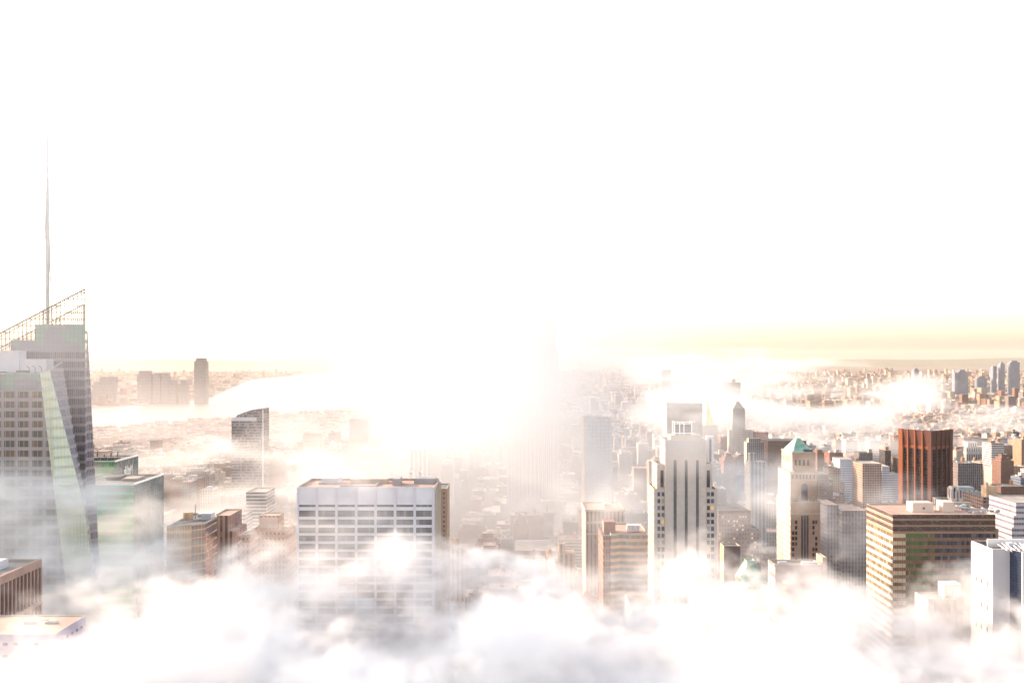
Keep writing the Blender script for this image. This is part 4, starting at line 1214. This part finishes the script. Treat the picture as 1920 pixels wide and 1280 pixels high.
    # stone block with arched roof etc. around the foot of the mast tower
    d = 1010
    t = block('stone_office_block', 'low stone hall with long pale roof slab at the foot of the mast tower', 'building', [(X(965, d), X(1043, d), d, d + 46, 0, Z(1032, d))], gs, roof_pale, .8)
    m = MB(); m.box(X(966, d), X(1036, d), d + 40, d + 42, Z(1032, d) - .8, Z(1032, d) + 3.5); m.build('roof_screen', white_stone, t)
    d = 860
    t = block('stone_office_block', 'tan stepped block with two-storey crown, in front of the pale gridded tower', 'building',
              [(X(1048, d), X(1078, d), d, d + 24, 0, Z(1038, d)), (X(1048, d), X(1060, d), d + 4, d + 16, 0, Z(1021, d))],
              facade('tan_piers', (.50, .35, .25), (.10, .085, .08), bay=4.6, fl=3.8, w=(.28, .74), h=(.1, .9), span=(.3, .22, .16)), roof_pink, .8)
    d = 880
    t = block('brick_apartment_block', 'brown block with two barrel water tanks side by side on its roof', 'building', [(X(836, d), X(872, d), d, d + 26, 0, Z(1028, d))], MATS['tan_piers'], roof_dark, .8)
    tank(t, X(846, d), d + 8, Z(1028, d) - .8, 1.15); tank(t, X(855.5, d), d + 8, Z(1028, d) - .8, 1.15)
    d = 790
    t = block('brick_apartment_block', 'squat brown block with one big barrel water tank, beside the tan stepped block', 'building', [(X(1022, d), X(1046, d), d, d + 26, 0, Z(1052, d))], bb, roof_dark, .8)
    tank(t, X(1031, d), d + 8, Z(1052, d) - .8, 1.25)
    d = 640
    t = block('pyramid_roof_house', 'small red pyramid-roofed brick building with lit attic windows, low in the cloud', 'building', [(X(1078, d), X(1126, d), d, d + 22, 0, Z(1150, d)), (X(1085, d), X(1122, d), d + 2, d + 20, 0, Z(1132, d))], rb, roof_dark, .4)
    m = MB(); a, b = X(1086, d), X(1120, d); m.prism(rect(a, b, d + 2.5, d + 19), Z(1132, d), Z(1112, d), 0, 0, fp1=rect((a + b) / 2 - .4, (a + b) / 2 + .4, d + 10, d + 11)); m.build('pyramid_roof', plain('red_tile', (.50, .22, .17)), t)
    panes(t, [(X(p, d), X(p + 4, d), Z(1142, d), Z(1136, d)) for p in (1089, 1097, 1105, 1113)], 'window', win_lit, .1, 'y', d + 2)
middle()

# ------------------------------------------------------------------ far shore towers and far right towers
def far_towers():
    hz_f = facade('far_tower_wall', (.26, .21, .20), (.09, .09, .10), bay=6, fl=8, w=(.2, .8), h=(.2, .8))
    spec = [(173, 187, 716, 'narrow faint tower at the outer end of the far river bank'), (187, 214, 706, 'broad flat-topped tower on the far bank beside the lattice-crowned glass tower'),
            (257, 283, 695, 'bulky shoulder-topped tower in the middle of the far river bank'), (286, 300, 699, 'slim square-topped tower touching the bulky far bank tower'),
            (302, 316, 699, 'slim round-shouldered tower between the square-topped one and the short far bank slab'), (317, 330, 713, 'shorter slab touching the slim round-shouldered far bank tower'),
            (336, 350, 713, 'short slab beside the tallest far bank tower'), (364, 386, 671, 'tallest far bank tower with tapered top')]
    for p0, p1, y, lab in spec:
        d = 5000.0
        w = p1 - p0
        tiers = [(X(p0, d), X(p1, d), d, d + 45, 0, Z(y + 6, d)), (X(p0 + w * .12, d), X(p1 - w * .12, d), d + 4, d + 40, 0, Z(y, d))]
        if w > 25 and p0 < 200: tiers = [(X(p0, d), X(p1, d), d, d + 45, 0, Z(y, d))]
        block('riverside_tower', lab, 'skyscraper', tiers, hz_f, roof_dark, 0, group='towers on the far river bank')
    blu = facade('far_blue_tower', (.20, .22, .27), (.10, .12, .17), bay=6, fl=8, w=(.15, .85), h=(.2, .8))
    spec = [(1790, 1798, 698, 'slim grey slab joined to the wide pale far tower'), (1797, 1815, 693, 'wide pale grey far tower above the ribbed tower'), (1833, 1851, 705, 'squat domed far block beside the wide pale far tower'),
            (1862, 1869, 686, 'lowest of the three slim towers on the skyline beyond the ribbed tower'), (1876, 1884, 679, 'needle-like middle one of the three slim skyline towers'), (1894, 1912, 676, 'widest and bluest of the three slim skyline towers'),
            (1714, 1723, 690, 'lone slim tan tower on the hazy skyline above the far cloud'), (1745, 1750, 742, 'bright slim chimney-like tower far behind the ribbed tower'), (1773, 1781, 748, 'bright square tower beyond the ribbed tower roof'),
            (1905, 1914, 762, 'inner half of the cream twin towers far beyond the balcony block'), (1915, 1925, 764, 'outer half of the cream twin towers far beyond the balcony block')]
    for i, (p0, p1, y, lab) in enumerate(spec):
        d = 6200.0 if i < 7 else 3600.0
        w = p1 - p0
        tiers = [(X(p0, d), X(p1, d), d, d + 40, 0, Z(y + (3 if w > 7 else 1), d)), (X(p0 + w * .2, d), X(p1 - w * .2, d), d + 6, d + 30, 0, Z(y, d))]
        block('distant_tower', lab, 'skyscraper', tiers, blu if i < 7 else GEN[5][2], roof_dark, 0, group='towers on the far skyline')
far_towers()

# ------------------------------------------------------------------ the city grid: every lot that is free gets a building
LOTS = []
def free(x0, x1, y0, y1):
    for a, b, c, d in OCC:
        if x0 < b and x1 > a and y0 < d and y1 > c: return False
    for px, py in ((x0, y0), (x1, y0), (x0, y1), (x1, y1)):
        if inside(px, py, RIVER) or inside(px, py, RIVER2): return False
    return True

rng = random.Random(5)
KEEP_CLEAR = [(1588, 1692, 1640, 952), (1690, 1786, 1150, 950), (1395, 1442, 1000, 935), (1768, 1900, 900, 985), (430, 500, 1250, 915), (1300, 1400, 1900, 822),
              (1808, 1856, 2000, 860), (1552, 1626, 800, 1050), (1345, 1428, 820, 1055), (1532, 1566, 950, 960), (765, 826, 1100, 895), (433, 520, 950, 1000), (1094, 1150, 1000, 940), (560, 610, 1700, 870)]
y = 585.0
while y < 3900:
    span = y * .62 + 90
    x = -span - (rng.random() * 60)
    for sub in (0, 1):
        yy = y + sub * 31
        xx = x
        col = 0
        while xx < span:
            w = rng.choice((14, 18, 20, 24, 28, 34, 42) if yy < 1500 else (12, 14, 16, 18, 22, 26, 30))
            dep = rng.uniform(24, 30)
            if int((xx + 20000) / 262) != int((xx + w + 20000) / 262):      # an avenue
                xx = (int((xx + w + 20000) / 262)) * 262 - 20000 + 24
                continue
            px = 960 + F * (xx + w / 2) / yy
            right = max(0, min(1, (px - 900) / 900))
            r = rng.random()
            hmax = (48 if yy < 760 else 70) if yy < 900 else 95
            h = 14 + 34 * rng.random() ** 1.4
            if r < .30: h = 40 + rng.random() * 40 * (.55 + .65 * right)
            if r < .10: h = 75 + rng.random() * 48 * (.35 + .75 * right)
            if px < 560 and yy > 1500: h = min(h, 26 + rng.random() * 30)
            if yy < 1000: h = min(h, hmax)
            if 850 < px < 1090 and yy < 1290: h = min(h, 62)
            if yy > 1600: h = min(h, 80 - (yy - 1600) * .012)
            if yy > 2300: h *= .55 + .15 * right
            for a, b, dm, row in KEEP_CLEAR:                       # the towers that can be told apart stay in view
                if yy < dm and 960 + F * (xx + w) / yy > a and 960 + F * xx / yy < b:
                    h = min(h, CAMZ - (row - HZ) * yy / F - 6)
            if h < 9: h = 9 + 5 * rng.random()
            if free(xx, xx + w, yy, yy + dep): LOTS.append((xx, xx + w - .4, yy, yy + dep, h))
            xx += w
    y += 78.0

def shown(l):
    """rough share of the picture a lot's building has: its front, inside the frame, above what stands one block before it"""
    x0, x1, y0, y1, h = l
    p0, p1 = 960 + F * x0 / y0, 960 + F * x1 / y0
    p0, p1 = max(p0, 0), min(p1, 1920)
    if p1 <= p0: return 0
    top = HZ + (CAMZ - h) * F / y0
    if top > 1180: return 0
    vis = min(F * (h - 12) / y0, 1180 - top)
    if y0 < 1000 and top > 1090: vis *= .3
    return (p1 - p0) * max(vis, 1) * (1.5 if h > 60 else 1)

LOTS.sort(key=shown, reverse=True)
KEEP = LOTS[:235]
REST = LOTS[235:]
KEEP.sort(key=lambda l: l[2])

SEEN_LABELS = set()
FEAT = ['bare {r} roof', '{r} roof with one hut', 'two huts on {r} roof', 'barrel water tank on {r} roof', 'hut and water tank on {r} roof', 'set-back top storey and {r} roof', 'two set-back tiers and {r} roof', 'corner turret on {r} roof', 'tall chimney on {r} roof']
MARKS.sort()

def place_words(px, d):
    nm = min(MARKS, key=lambda k: abs(k[0] - px))[1]
    return ('near' if d < 1000 else ('behind' if d < 1500 else ('well behind' if d < 2100 else 'far beyond'))), nm

def generic(l):
    x0, x1, y0, y1, h = l
    w = x1 - x0
    px = 960 + F * (x0 + x1) / 2 / y0
    size = 'low' if h < 34 else ('mid-height' if h < 62 else 'tall')
    wid = 'narrow ' if w < 19 else ('wide ' if w > 33 else '')
    far, nm = place_words(px, y0)
    for _try in range(400):
        gi = rng.choices(range(len(GEN)), weights=(14, 8 if px < 1700 else 2, 14, 14, 12, 10, 5, 6, 4, 4))[0]
        fi = rng.randrange(len(FEAT)); ri = rng.randrange(3)
        if h < 30 and fi in (5, 6): continue
        kind, cw, mat = GEN[gi]
        ft = FEAT[fi].format(r=ROOFS[ri][0])
        where = f'{far} the {nm}'
        for lab in (f'{size} {wid}{cw} block, {ft}, {where}', f'{size} {cw} block, {ft}, {where}', f'{size} {cw}, {ft}, {where}', f'{cw}, {ft}, {where}'):
            if len(lab.replace(',', '').split()) <= 16: break
        if lab not in SEEN_LABELS: break
    SEEN_LABELS.add(lab)
    roof = ROOFS[ri][1]
    tiers = [(x0, x1, y0, y1, 0, h)]
    if fi in (5, 6):
        k = 3.8 if fi == 5 else 4.4
        i1 = w * .14
        tiers.append((x0 + i1, x1 - i1, y0 + 4, y1 - 4, h - 1, h + k))
        if fi == 6: tiers.append((x0 + i1 * 2, x1 - i1 * 2, y0 + 8, y1 - 8, h + k - 1, h + 2 * k))
    t = block(kind, lab, 'building', tiers, mat, roof, .9, group='blocks of the city behind the towers')
    zr = h - .9
    tx = tiers[-1]
    if y0 < 1700: clutter(t, tx[0] + 1, tx[1] - 1, tx[2] + 1, tx[3] - 1, tx[5] - .9, rng.randrange(4, 9), rng.choice((metal_grey, dark_metal, white_stone, stone)))
    cxm = (x0 + x1) / 2
    if fi == 1: roofbox(t, cxm - w * .2, cxm + w * .15, y0 + 8, y0 + 17, zr, zr + 4.2, stone_grey, 'roof_hut')
    if fi == 2:
        roofbox(t, x0 + w * .12, x0 + w * .36, y0 + 6, y0 + 14, zr, zr + 3.8, stone, 'roof_hut'); roofbox(t, x0 + w * .6, x0 + w * .85, y0 + 10, y0 + 18, zr, zr + 5.2, stone_grey, 'roof_hut')
    if fi == 3: tank(t, x0 + w * rng.uniform(.3, .7), y0 + 9, zr, 1.1)
    if fi == 4:
        roofbox(t, x0 + w * .15, x0 + w * .5, y0 + 8, y0 + 17, zr, zr + 4.0, brick_brown, 'roof_hut'); tank(t, x0 + w * .74, y0 + 9, zr, 1.05)
    if fi == 7: roofbox(t, x1 - w * .3, x1 - .8, y0 + .8, y0 + 7, zr, zr + 7.5, stone, 'turret')
    if fi == 8: roofbox(t, x0 + w * .45, x0 + w * .45 + 2.2, y0 + 9, y0 + 11.2, zr, zr + 11, brick_brown, 'chimney')

for l in KEEP: generic(l)

# everything smaller, as one mass
m = MB()
gm = [g[2] for g in GEN] + [r[1] for r in ROOFS] + [white_stone]
for (x0, x1, y0, y1, h) in REST:
    mi = rng.choices(range(10), weights=(14, 8, 16, 14, 10, 12, 6, 5, 3, 3))[0]
    fp = rect(x0, x1, y0, y1)
    m.prism(fp, 0, h, mi, 10 + rng.randrange(3))
    if h > 28 and rng.random() < .75:
        a = x0 + (x1 - x0) * rng.uniform(.1, .5); b = y0 + rng.uniform(4, 12)
        m.prism(rect(a, a + rng.uniform(4, 8), b, b + 6), h, h + rng.uniform(2.5, 6.5), rng.choice((2, 3, 5, 13)), 11)
    for _k in range(2 if y0 < 2600 else 1):
        a = x0 + (x1 - x0) * rng.uniform(.05, .75); b = y0 + rng.uniform(1, (y1 - y0) - 5)
        m.prism(rect(a, a + rng.uniform(1.5, 4), b, b + 3), h, h + rng.uniform(1, 3.4), rng.choice((0, 2, 3, 13)), 11)
    if rng.random() < .4:
        a = x0 + (x1 - x0) * rng.uniform(.1, .6); b = y0 + rng.uniform(4, 12)
        m.prism(rect(a, a + 4, b, b + 4), h, h + 3, rng.choice((0, 3, 13)), 11)
# outer boroughs on the right, and the far bank on the left
n_far = 0
while n_far < 9500:
    d = 3900 + (rng.random() ** 1.5) * 11500
    px = rng.uniform(820, 2010) if rng.random() < .78 else rng.uniform(-60, 560)
    if px < 820 and d < 4700: continue
    x = X(px, d)
    w, dp = rng.uniform(14, 46) * (1 + d / 12000), rng.uniform(20, 60)
    h = 7 + 14 * rng.random() ** 2
    if rng.random() < .10: h = 30 + 50 * rng.random() ** 2
    if px < 820: h *= .8
    if inside(x, d, RIVER) or inside(x + w, d, RIVER) or inside(x, d + dp, RIVER) or inside(x, d, RIVER2): continue
    if h > 28: w = rng.uniform(18, 40)
    m.prism(rect(x, x + w, d, d + dp), 0, h, rng.choices(range(6), weights=(8, 8, 14, 14, 6, 14))[0], 10 + rng.randrange(3))
    n_far += 1
o = m.build('distant_city', gm)
tag(o, 'dense mass of far-off low city blocks spreading to the hazy horizon', 'distant city', kind='stuff')

# trees between the far blocks, right
tm = plain('tree_foliage', (.075, .085, .035), .9, var=.4, scale=.05)
bm = MB()
for i in range(1500):
    d = rng.uniform(2400, 4300)
    px = rng.uniform(1560, 1960)
    x = X(px, d)
    if math.sin(x * .006 + d * .011) + rng.uniform(-.5, .5) < .35: continue
    if not free(x - 5, x + 5, d - 5, d + 5): continue
    s = rng.uniform(4, 7)
    for k in range(4):
        a, b, c = x + rng.uniform(-4, 4), d + rng.uniform(-4, 4), rng.uniform(6, 13)
        r = s * rng.uniform(.5, .9)
        pts = [(a + r * rng.uniform(.8, 1.1) * math.cos(q * 1.2566), b + r * math.sin(q * 1.2566), c + rng.uniform(-1, 1)) for q in range(5)]
        for q in range(5): bm.poly([pts[q], pts[(q + 1) % 5], (a, b, c + r * .9)]); bm.poly([pts[(q + 1) % 5], pts[q], (a, b, c - r)])
o = bm.build('distant_trees', tm)
tag(o, 'scattered dark green street trees among the far city blocks', 'trees', kind='stuff')

# ------------------------------------------------------------------ clouds: real volumes standing between the towers
def cloud_material(name, color=(.925, .925, .925), aniso=.2, k=1.0):
    m = bpy.data.materials.new(name); m.use_nodes = True
    nt = m.node_tree; nt.nodes.clear()
    o = nt.nodes.new('ShaderNodeOutputMaterial'); p = nt.nodes.new('ShaderNodeVolumePrincipled')
    p.inputs['Color'].default_value = (*color, 1); p.inputs['Density'].default_value = k; p.inputs['Anisotropy'].default_value = aniso
    p.inputs['Density Attribute'].default_value = 'density'
    nt.links.new(p.outputs[0], o.inputs['Volume'])
    return m

def cloud(name, label, lo, hi, vox, blobs, nscale, stretch=(1, 1, 1), amp=1.1, seed=0.0, k=1.0, detail=6, rough=.6, warp=0.0, aniso=.08, soft=.6, color=(.93, .926, .93), fine=.26):
    """blobs: (x,y,z, rx,ry,rz, density). density = sum of s * smoothstep(0, soft, 1-|p| + amp*(noise-.5))"""
    v = bpy.data.volumes.new(name)
    ob = bpy.data.objects.new(name, v)
    COL.objects.link(ob)
    ng = bpy.data.node_groups.new(name + '_density', 'GeometryNodeTree')
    ng.interface.new_socket('Geometry', in_out='INPUT', socket_type='NodeSocketGeometry')
    ng.interface.new_socket('Geometry', in_out='OUTPUT', socket_type='NodeSocketGeometry')
    N, Lk = ng.nodes, ng.links
    out = N.new('NodeGroupOutput')
    def put(s, val):
        if isinstance(val, bpy.types.NodeSocket): Lk.new(val, s)
        else: s.default_value = val
    def vm(op, a, b=None, sc=None):
        n = N.new('ShaderNodeVectorMath'); n.operation = op
        put(n.inputs[0], a)
        if b is not None: put(n.inputs[1], b)
        if sc is not None: put(n.inputs['Scale'], sc)
        return n.outputs[1] if op == 'LENGTH' else n.outputs[0]
    def mm(op, a, b=0.0, c=None, clamp=False):
        n = N.new('ShaderNodeMath'); n.operation = op; n.use_clamp = clamp
        put(n.inputs[0], a); put(n.inputs[1], b)
        if c is not None: put(n.inputs[2], c)
        return n.outputs[0]
    pos = N.new('GeometryNodeInputPosition').outputs[0]
    p = pos
    if amp:
        q = vm('MULTIPLY', pos, tuple(1 / (nscale * s) for s in stretch))
        q = vm('ADD', q, (seed, seed * 1.7, seed * .6))
        nz = N.new('ShaderNodeTexNoise'); put(nz.inputs['Vector'], q); nz.inputs['Scale'].default_value = 1.0
        nz.inputs['Detail'].default_value = detail; nz.inputs['Roughness'].default_value = rough; nz.inputs['Distortion'].default_value = warp
        n0 = mm('MULTIPLY', mm('SUBTRACT', nz.outputs[0], .5), amp * 2)
    tot = None
    for (bx, by, bz, rx, ry, rz, s) in blobs:
        e = vm('LENGTH', vm('MULTIPLY', vm('SUBTRACT', p, (bx, by, bz)), (1 / rx, 1 / ry, 1 / rz)))
        e = mm('SUBTRACT', 1.0, e)
        if amp: e = mm('ADD', e, n0)
        mr = N.new('ShaderNodeMapRange'); mr.interpolation_type = 'SMOOTHSTEP'
        put(mr.inputs['Value'], e); mr.inputs['From Min'].default_value = 0.0; mr.inputs['From Max'].default_value = soft
        mr.inputs['To Min'].default_value = 0.0; mr.inputs['To Max'].default_value = s
        tot = mr.outputs[0] if tot is None else mm('ADD', tot, mr.outputs[0])
    if amp > 1:                                   # small torn detail inside the puffs
        q2 = vm('MULTIPLY', pos, tuple(1 / (nscale * fine * s) for s in stretch))
        n2 = N.new('ShaderNodeTexNoise'); put(n2.inputs['Vector'], q2); n2.inputs['Scale'].default_value = 1.0
        n2.inputs['Detail'].default_value = 4; n2.inputs['Roughness'].default_value = .6; n2.inputs['Distortion'].default_value = .4
        tot = mm('MULTIPLY', tot, mm('MULTIPLY_ADD', mm('SUBTRACT', n2.outputs[0], .36), 5.0, 0.0, clamp=True))
    vc = N.new('GeometryNodeVolumeCube')
    put(vc.inputs['Density'], tot)
    vc.inputs['Min'].default_value = lo; vc.inputs['Max'].default_value = hi
    for i, ax in enumerate('XYZ'):
        vc.inputs['Resolution ' + ax].default_value = max(8, int((hi[i] - lo[i]) / (vox[i] if isinstance(vox, tuple) else vox)))
    sm = N.new('GeometryNodeSetMaterial')
    mt = cloud_material(name + '_vapour', color=color, k=k, aniso=aniso)
    sm.inputs['Material'].default_value = mt
    Lk.new(vc.outputs[0], sm.inputs[0]); Lk.new(sm.outputs[0], out.inputs[0])
    v.materials.append(mt)
    md = ob.modifiers.new('density', 'NODES'); md.node_group = ng
    tag(ob, label, 'cloud', kind='stuff')
    return ob

def B(px, py, d, rpx, rpy, rd, s):
    """a puff given by where it stands: pixel centre, distance, radii"""
    return (X(px, d), d, Z(py, d), rpx / F * d, rd, rpy / F * d, s)

# low bank that the nearest towers rise from
bank = [
    B(960, 1400, 340, 1300, 190, 150, .050),
    B(330, 1200, 320, 250, 105, 60, .030), B(110, 1290, 280, 260, 70, 50, .040), B(200, 1130, 400, 120, 60, 40, .014),
    B(520, 1110, 410, 150, 75, 45, .022), B(400, 1160, 400, 160, 75, 50, .026),
    B(770, 1090, 440, 130, 75, 34, .022), B(650, 1140, 446, 150, 90, 34, .016),
    B(940, 1140, 420, 120, 75, 40, .018), B(1010, 1200, 400, 170, 70, 50, .022),
    B(1280, 1115, 446, 125, 105, 45, .024), B(1170, 1220, 400, 140, 60, 45, .022),
    B(1400, 1170, 400, 150, 80, 45, .028), B(1560, 1160, 385, 170, 85, 45, .028),
    B(1700, 1210, 400, 190, 75, 50, .022), B(1870, 1240, 370, 120, 75, 24, .016),
    B(1500, 1080, 410, 60, 45, 12, .012), B(1785, 1135, 412, 90, 60, 15, .022),
]
cloud('cloud_bank', 'thick white cloud bank covering the foot of all nearest towers', (-340, 170, 50), (340, 486, 212), 1.3, bank, 50.0, (1.25, 1.1, .8), amp=2.7, seed=3.1, k=1.8, soft=.6, detail=10, rough=.73, warp=.2)

# thin wisps among the towers
wl = [
    B(70, 920, 408, 180, 60, 26, .026),    B(60, 985, 408, 220, 90, 30, .036), B(150, 1060, 402, 190, 80, 26, .030), B(225, 1010, 480, 120, 100, 30, .018), B(190, 890, 480, 60, 30, 20, .008),
    B(640, 1010, 472, 160, 95, 14, .022), B(270, 960, 490, 90, 60, 14, .012), B(310, 1070, 520, 130, 80, 40, .018), B(470, 1060, 540, 130, 70, 60, .012),
]
cloud('cloud_wisp', 'thin wisp drifting across the faceted glass tower and green block', (-340, 368, 90), (-50, 600, 235), 2.2, wl, 40.0, (1.9, 1.1, .7), amp=2.3, seed=9.3, soft=.9, detail=8, rough=.66, k=1.25, color=(.97, .97, .97))
wm = [
    B(310, 868, 1050, 200, 40, 110, .0100), B(400, 920, 1000, 130, 50, 110, .0050), B(570, 860, 1200, 90, 90, 120, .0060), B(380, 960, 900, 170, 50, 90, .008),
    B(620, 900, 1100, 130, 80, 150, .0055), B(470, 960, 850, 150, 50, 80, .006),
]
cloud('cloud_wisp', 'torn streak of mist across the low roofs left of the curved-top dark tower', (-640, 760, 30), (-120, 1330, 200), (4.5, 6, 2.8), wm, 95.0, (2.2, 1.3, .6), amp=2.4, seed=5.2, soft=.8, detail=8, rough=.64)
wr = [
    B(1005, 955, 1170, 75, 75, 60, .018), B(1045, 1005, 1150, 70, 50, 60, .016),
    B(1400, 910, 880, 110, 80, 80, .009), B(1510, 890, 585, 90, 40, 12, .020), B(1590, 925, 740, 110, 75, 60, .012), B(1620, 1010, 640, 90, 70, 40, .010),
    B(1470, 940, 600, 80, 50, 12, .022), B(1180, 950, 720, 100, 110, 50, .012), B(1370, 1000, 700, 80, 60, 60, .006), B(1100, 1110, 630, 90, 50, 50, .012), B(860, 1110, 640, 110, 55, 60, .010),
    B(1280, 850, 560, 80, 50, 14, .007), B(1310, 760, 1190, 190, 110, 60, .010), B(980, 1110, 640, 110, 45, 50, .009),
]
cloud('cloud_wisp', 'ragged drifts of mist between the mast tower and the green-pyramid tower', (-60, 548, 20), (345, 1250, 270), (2.6, 4.2, 2.4), wr, 62.0, (1.3, 1.3, .8), amp=2.2, seed=1.4, soft=1.0, detail=8, rough=.65, color=(.94, .95, .975))
wf = [
    B(1650, 755, 3100, 130, 45, 260, .0050), B(1560, 790, 2700, 120, 40, 260, .0045), B(1720, 730, 3400, 60, 40, 220, .0050), B(1850, 792, 2600, 110, 30, 220, .0042), B(1880, 770, 3100, 90, 16, 200, .0028), B(1560, 835, 1900, 130, 30, 140, .0045), B(1780, 830, 2000, 130, 22, 140, .0035),
    B(1440, 725, 3500, 150, 60, 300, .0048), B(1700, 800, 2500, 120, 26, 220, .0030), B(1420, 790, 2500, 120, 60, 250, .0030), B(1660, 840, 1850, 120, 28, 120, .0032), B(1290, 755, 2700, 150, 70, 280, .0050),
]
cloud('cloud_wisp', 'bright cloud lying over the distant blocks above the brick-red ribbed tower', (350, 1700, 5), (2050, 3900, 260), (11, 16, 4.5), wf, 230.0, (1.6, 1.3, .45), amp=1.9, seed=7.7, soft=.9, detail=8, rough=.62, k=1.25)
wh = [
    B(1530, 680, 8800, 110, 10, 500, .0009), B(1640, 685, 8800, 110, 5, 450, .0006), B(1400, 680, 8800, 190, 17, 600, .0014), B(1230, 688, 8500, 220, 26, 700, .0014),
]
cloud('cloud_wisp', 'long flat white cloud lying along the horizon', (500, 7600, 5), (4400, 9900, 330), (34, 60, 6), wh, 500.0, (2.6, 1.5, .3), amp=1.3, seed=2.2, soft=.9, detail=7)

# bright mist in the middle that swallows the mast tower
fog = [
    (X(960, 1060), 1060, 340, 285, 190, 275, .0105),
    (X(945, 1060), 1060, 195, 250, 190, 95, .0040),
    (X(800, 950), 950, 300, 420, 230, 240, .0014),
    (X(960, 1000), 1000, 90, 380, 240, 150, .0015),
    (X(820, 850), 860, 60, 560, 380, 150, .0010),
    (X(1300, 900), 920, 80, 250, 380, 150, .0013),
    (X(690, 452), 452, 130, 66, 34, 80, .0135),
    (X(1150, 490), 496, 115, 60, 55, 80, .0075),
    (X(1290, 500), 496, 214, 36, 24, 26, .0180),
    (X(1120, 930), 930, 160, 90, 80, 80, .0050),
    (X(720, 1080), 1080, 110, 260, 200, 120, .0030),
]
cloud('mist_bank', 'glowing white mist that swallows the upper mast tower', (-640, 416, 2), (520, 1290, 620), (11.0, 9.0, 11.0), fog, 300.0, amp=.22, seed=4.4, detail=2, soft=1.0, aniso=.2, color=(.84, .86, .895))
shore = [(-1900, 3900, 60, 1900, 1500, 300, .00092), (-800, 2500, 60, 1300, 1100, 190, .0011)]
cloud('mist_bank', 'peach haze hanging over the river and its far bank', (-3700, 1450, 1), (300, 5400, 400), 40.0, shore, 900.0, amp=.2, seed=6.4, detail=2, soft=1.0, aniso=.2, color=(.70, .665, .675))
veil = [(X(60, 370), 372, 350, 75, 46, 120, .006), (X(90, 370), 372, 255, 80, 46, 40, .0025)]
cloud('mist_bank', 'pale veil of mist in front of the mast of the lattice-crowned tower', (-300, 322, 200), (-90, 418, 490), 6.0, veil, 120.0, amp=.22, seed=8.4, detail=3, soft=1.0, aniso=.2, color=(.84, .86, .895))

# ------------------------------------------------------------------ air
hz = MB(); hz.box(-40000, 40000, -2000, 34000, -3, 470)
hm_ = bpy.data.materials.new('haze_air'); hm_.use_nodes = True
_n = hm_.node_tree; _n.nodes.clear()
_o = _n.nodes.new('ShaderNodeOutputMaterial'); _p = _n.nodes.new('ShaderNodeVolumePrincipled')
_p.inputs['Color'].default_value = (.90, .80, .71, 1); _p.inputs['Density'].default_value = .000021; _p.inputs['Anisotropy'].default_value = .3
_n.links.new(_p.outputs[0], _o.inputs['Volume'])
tag(hz.build('haze', hm_), kind='stuff')
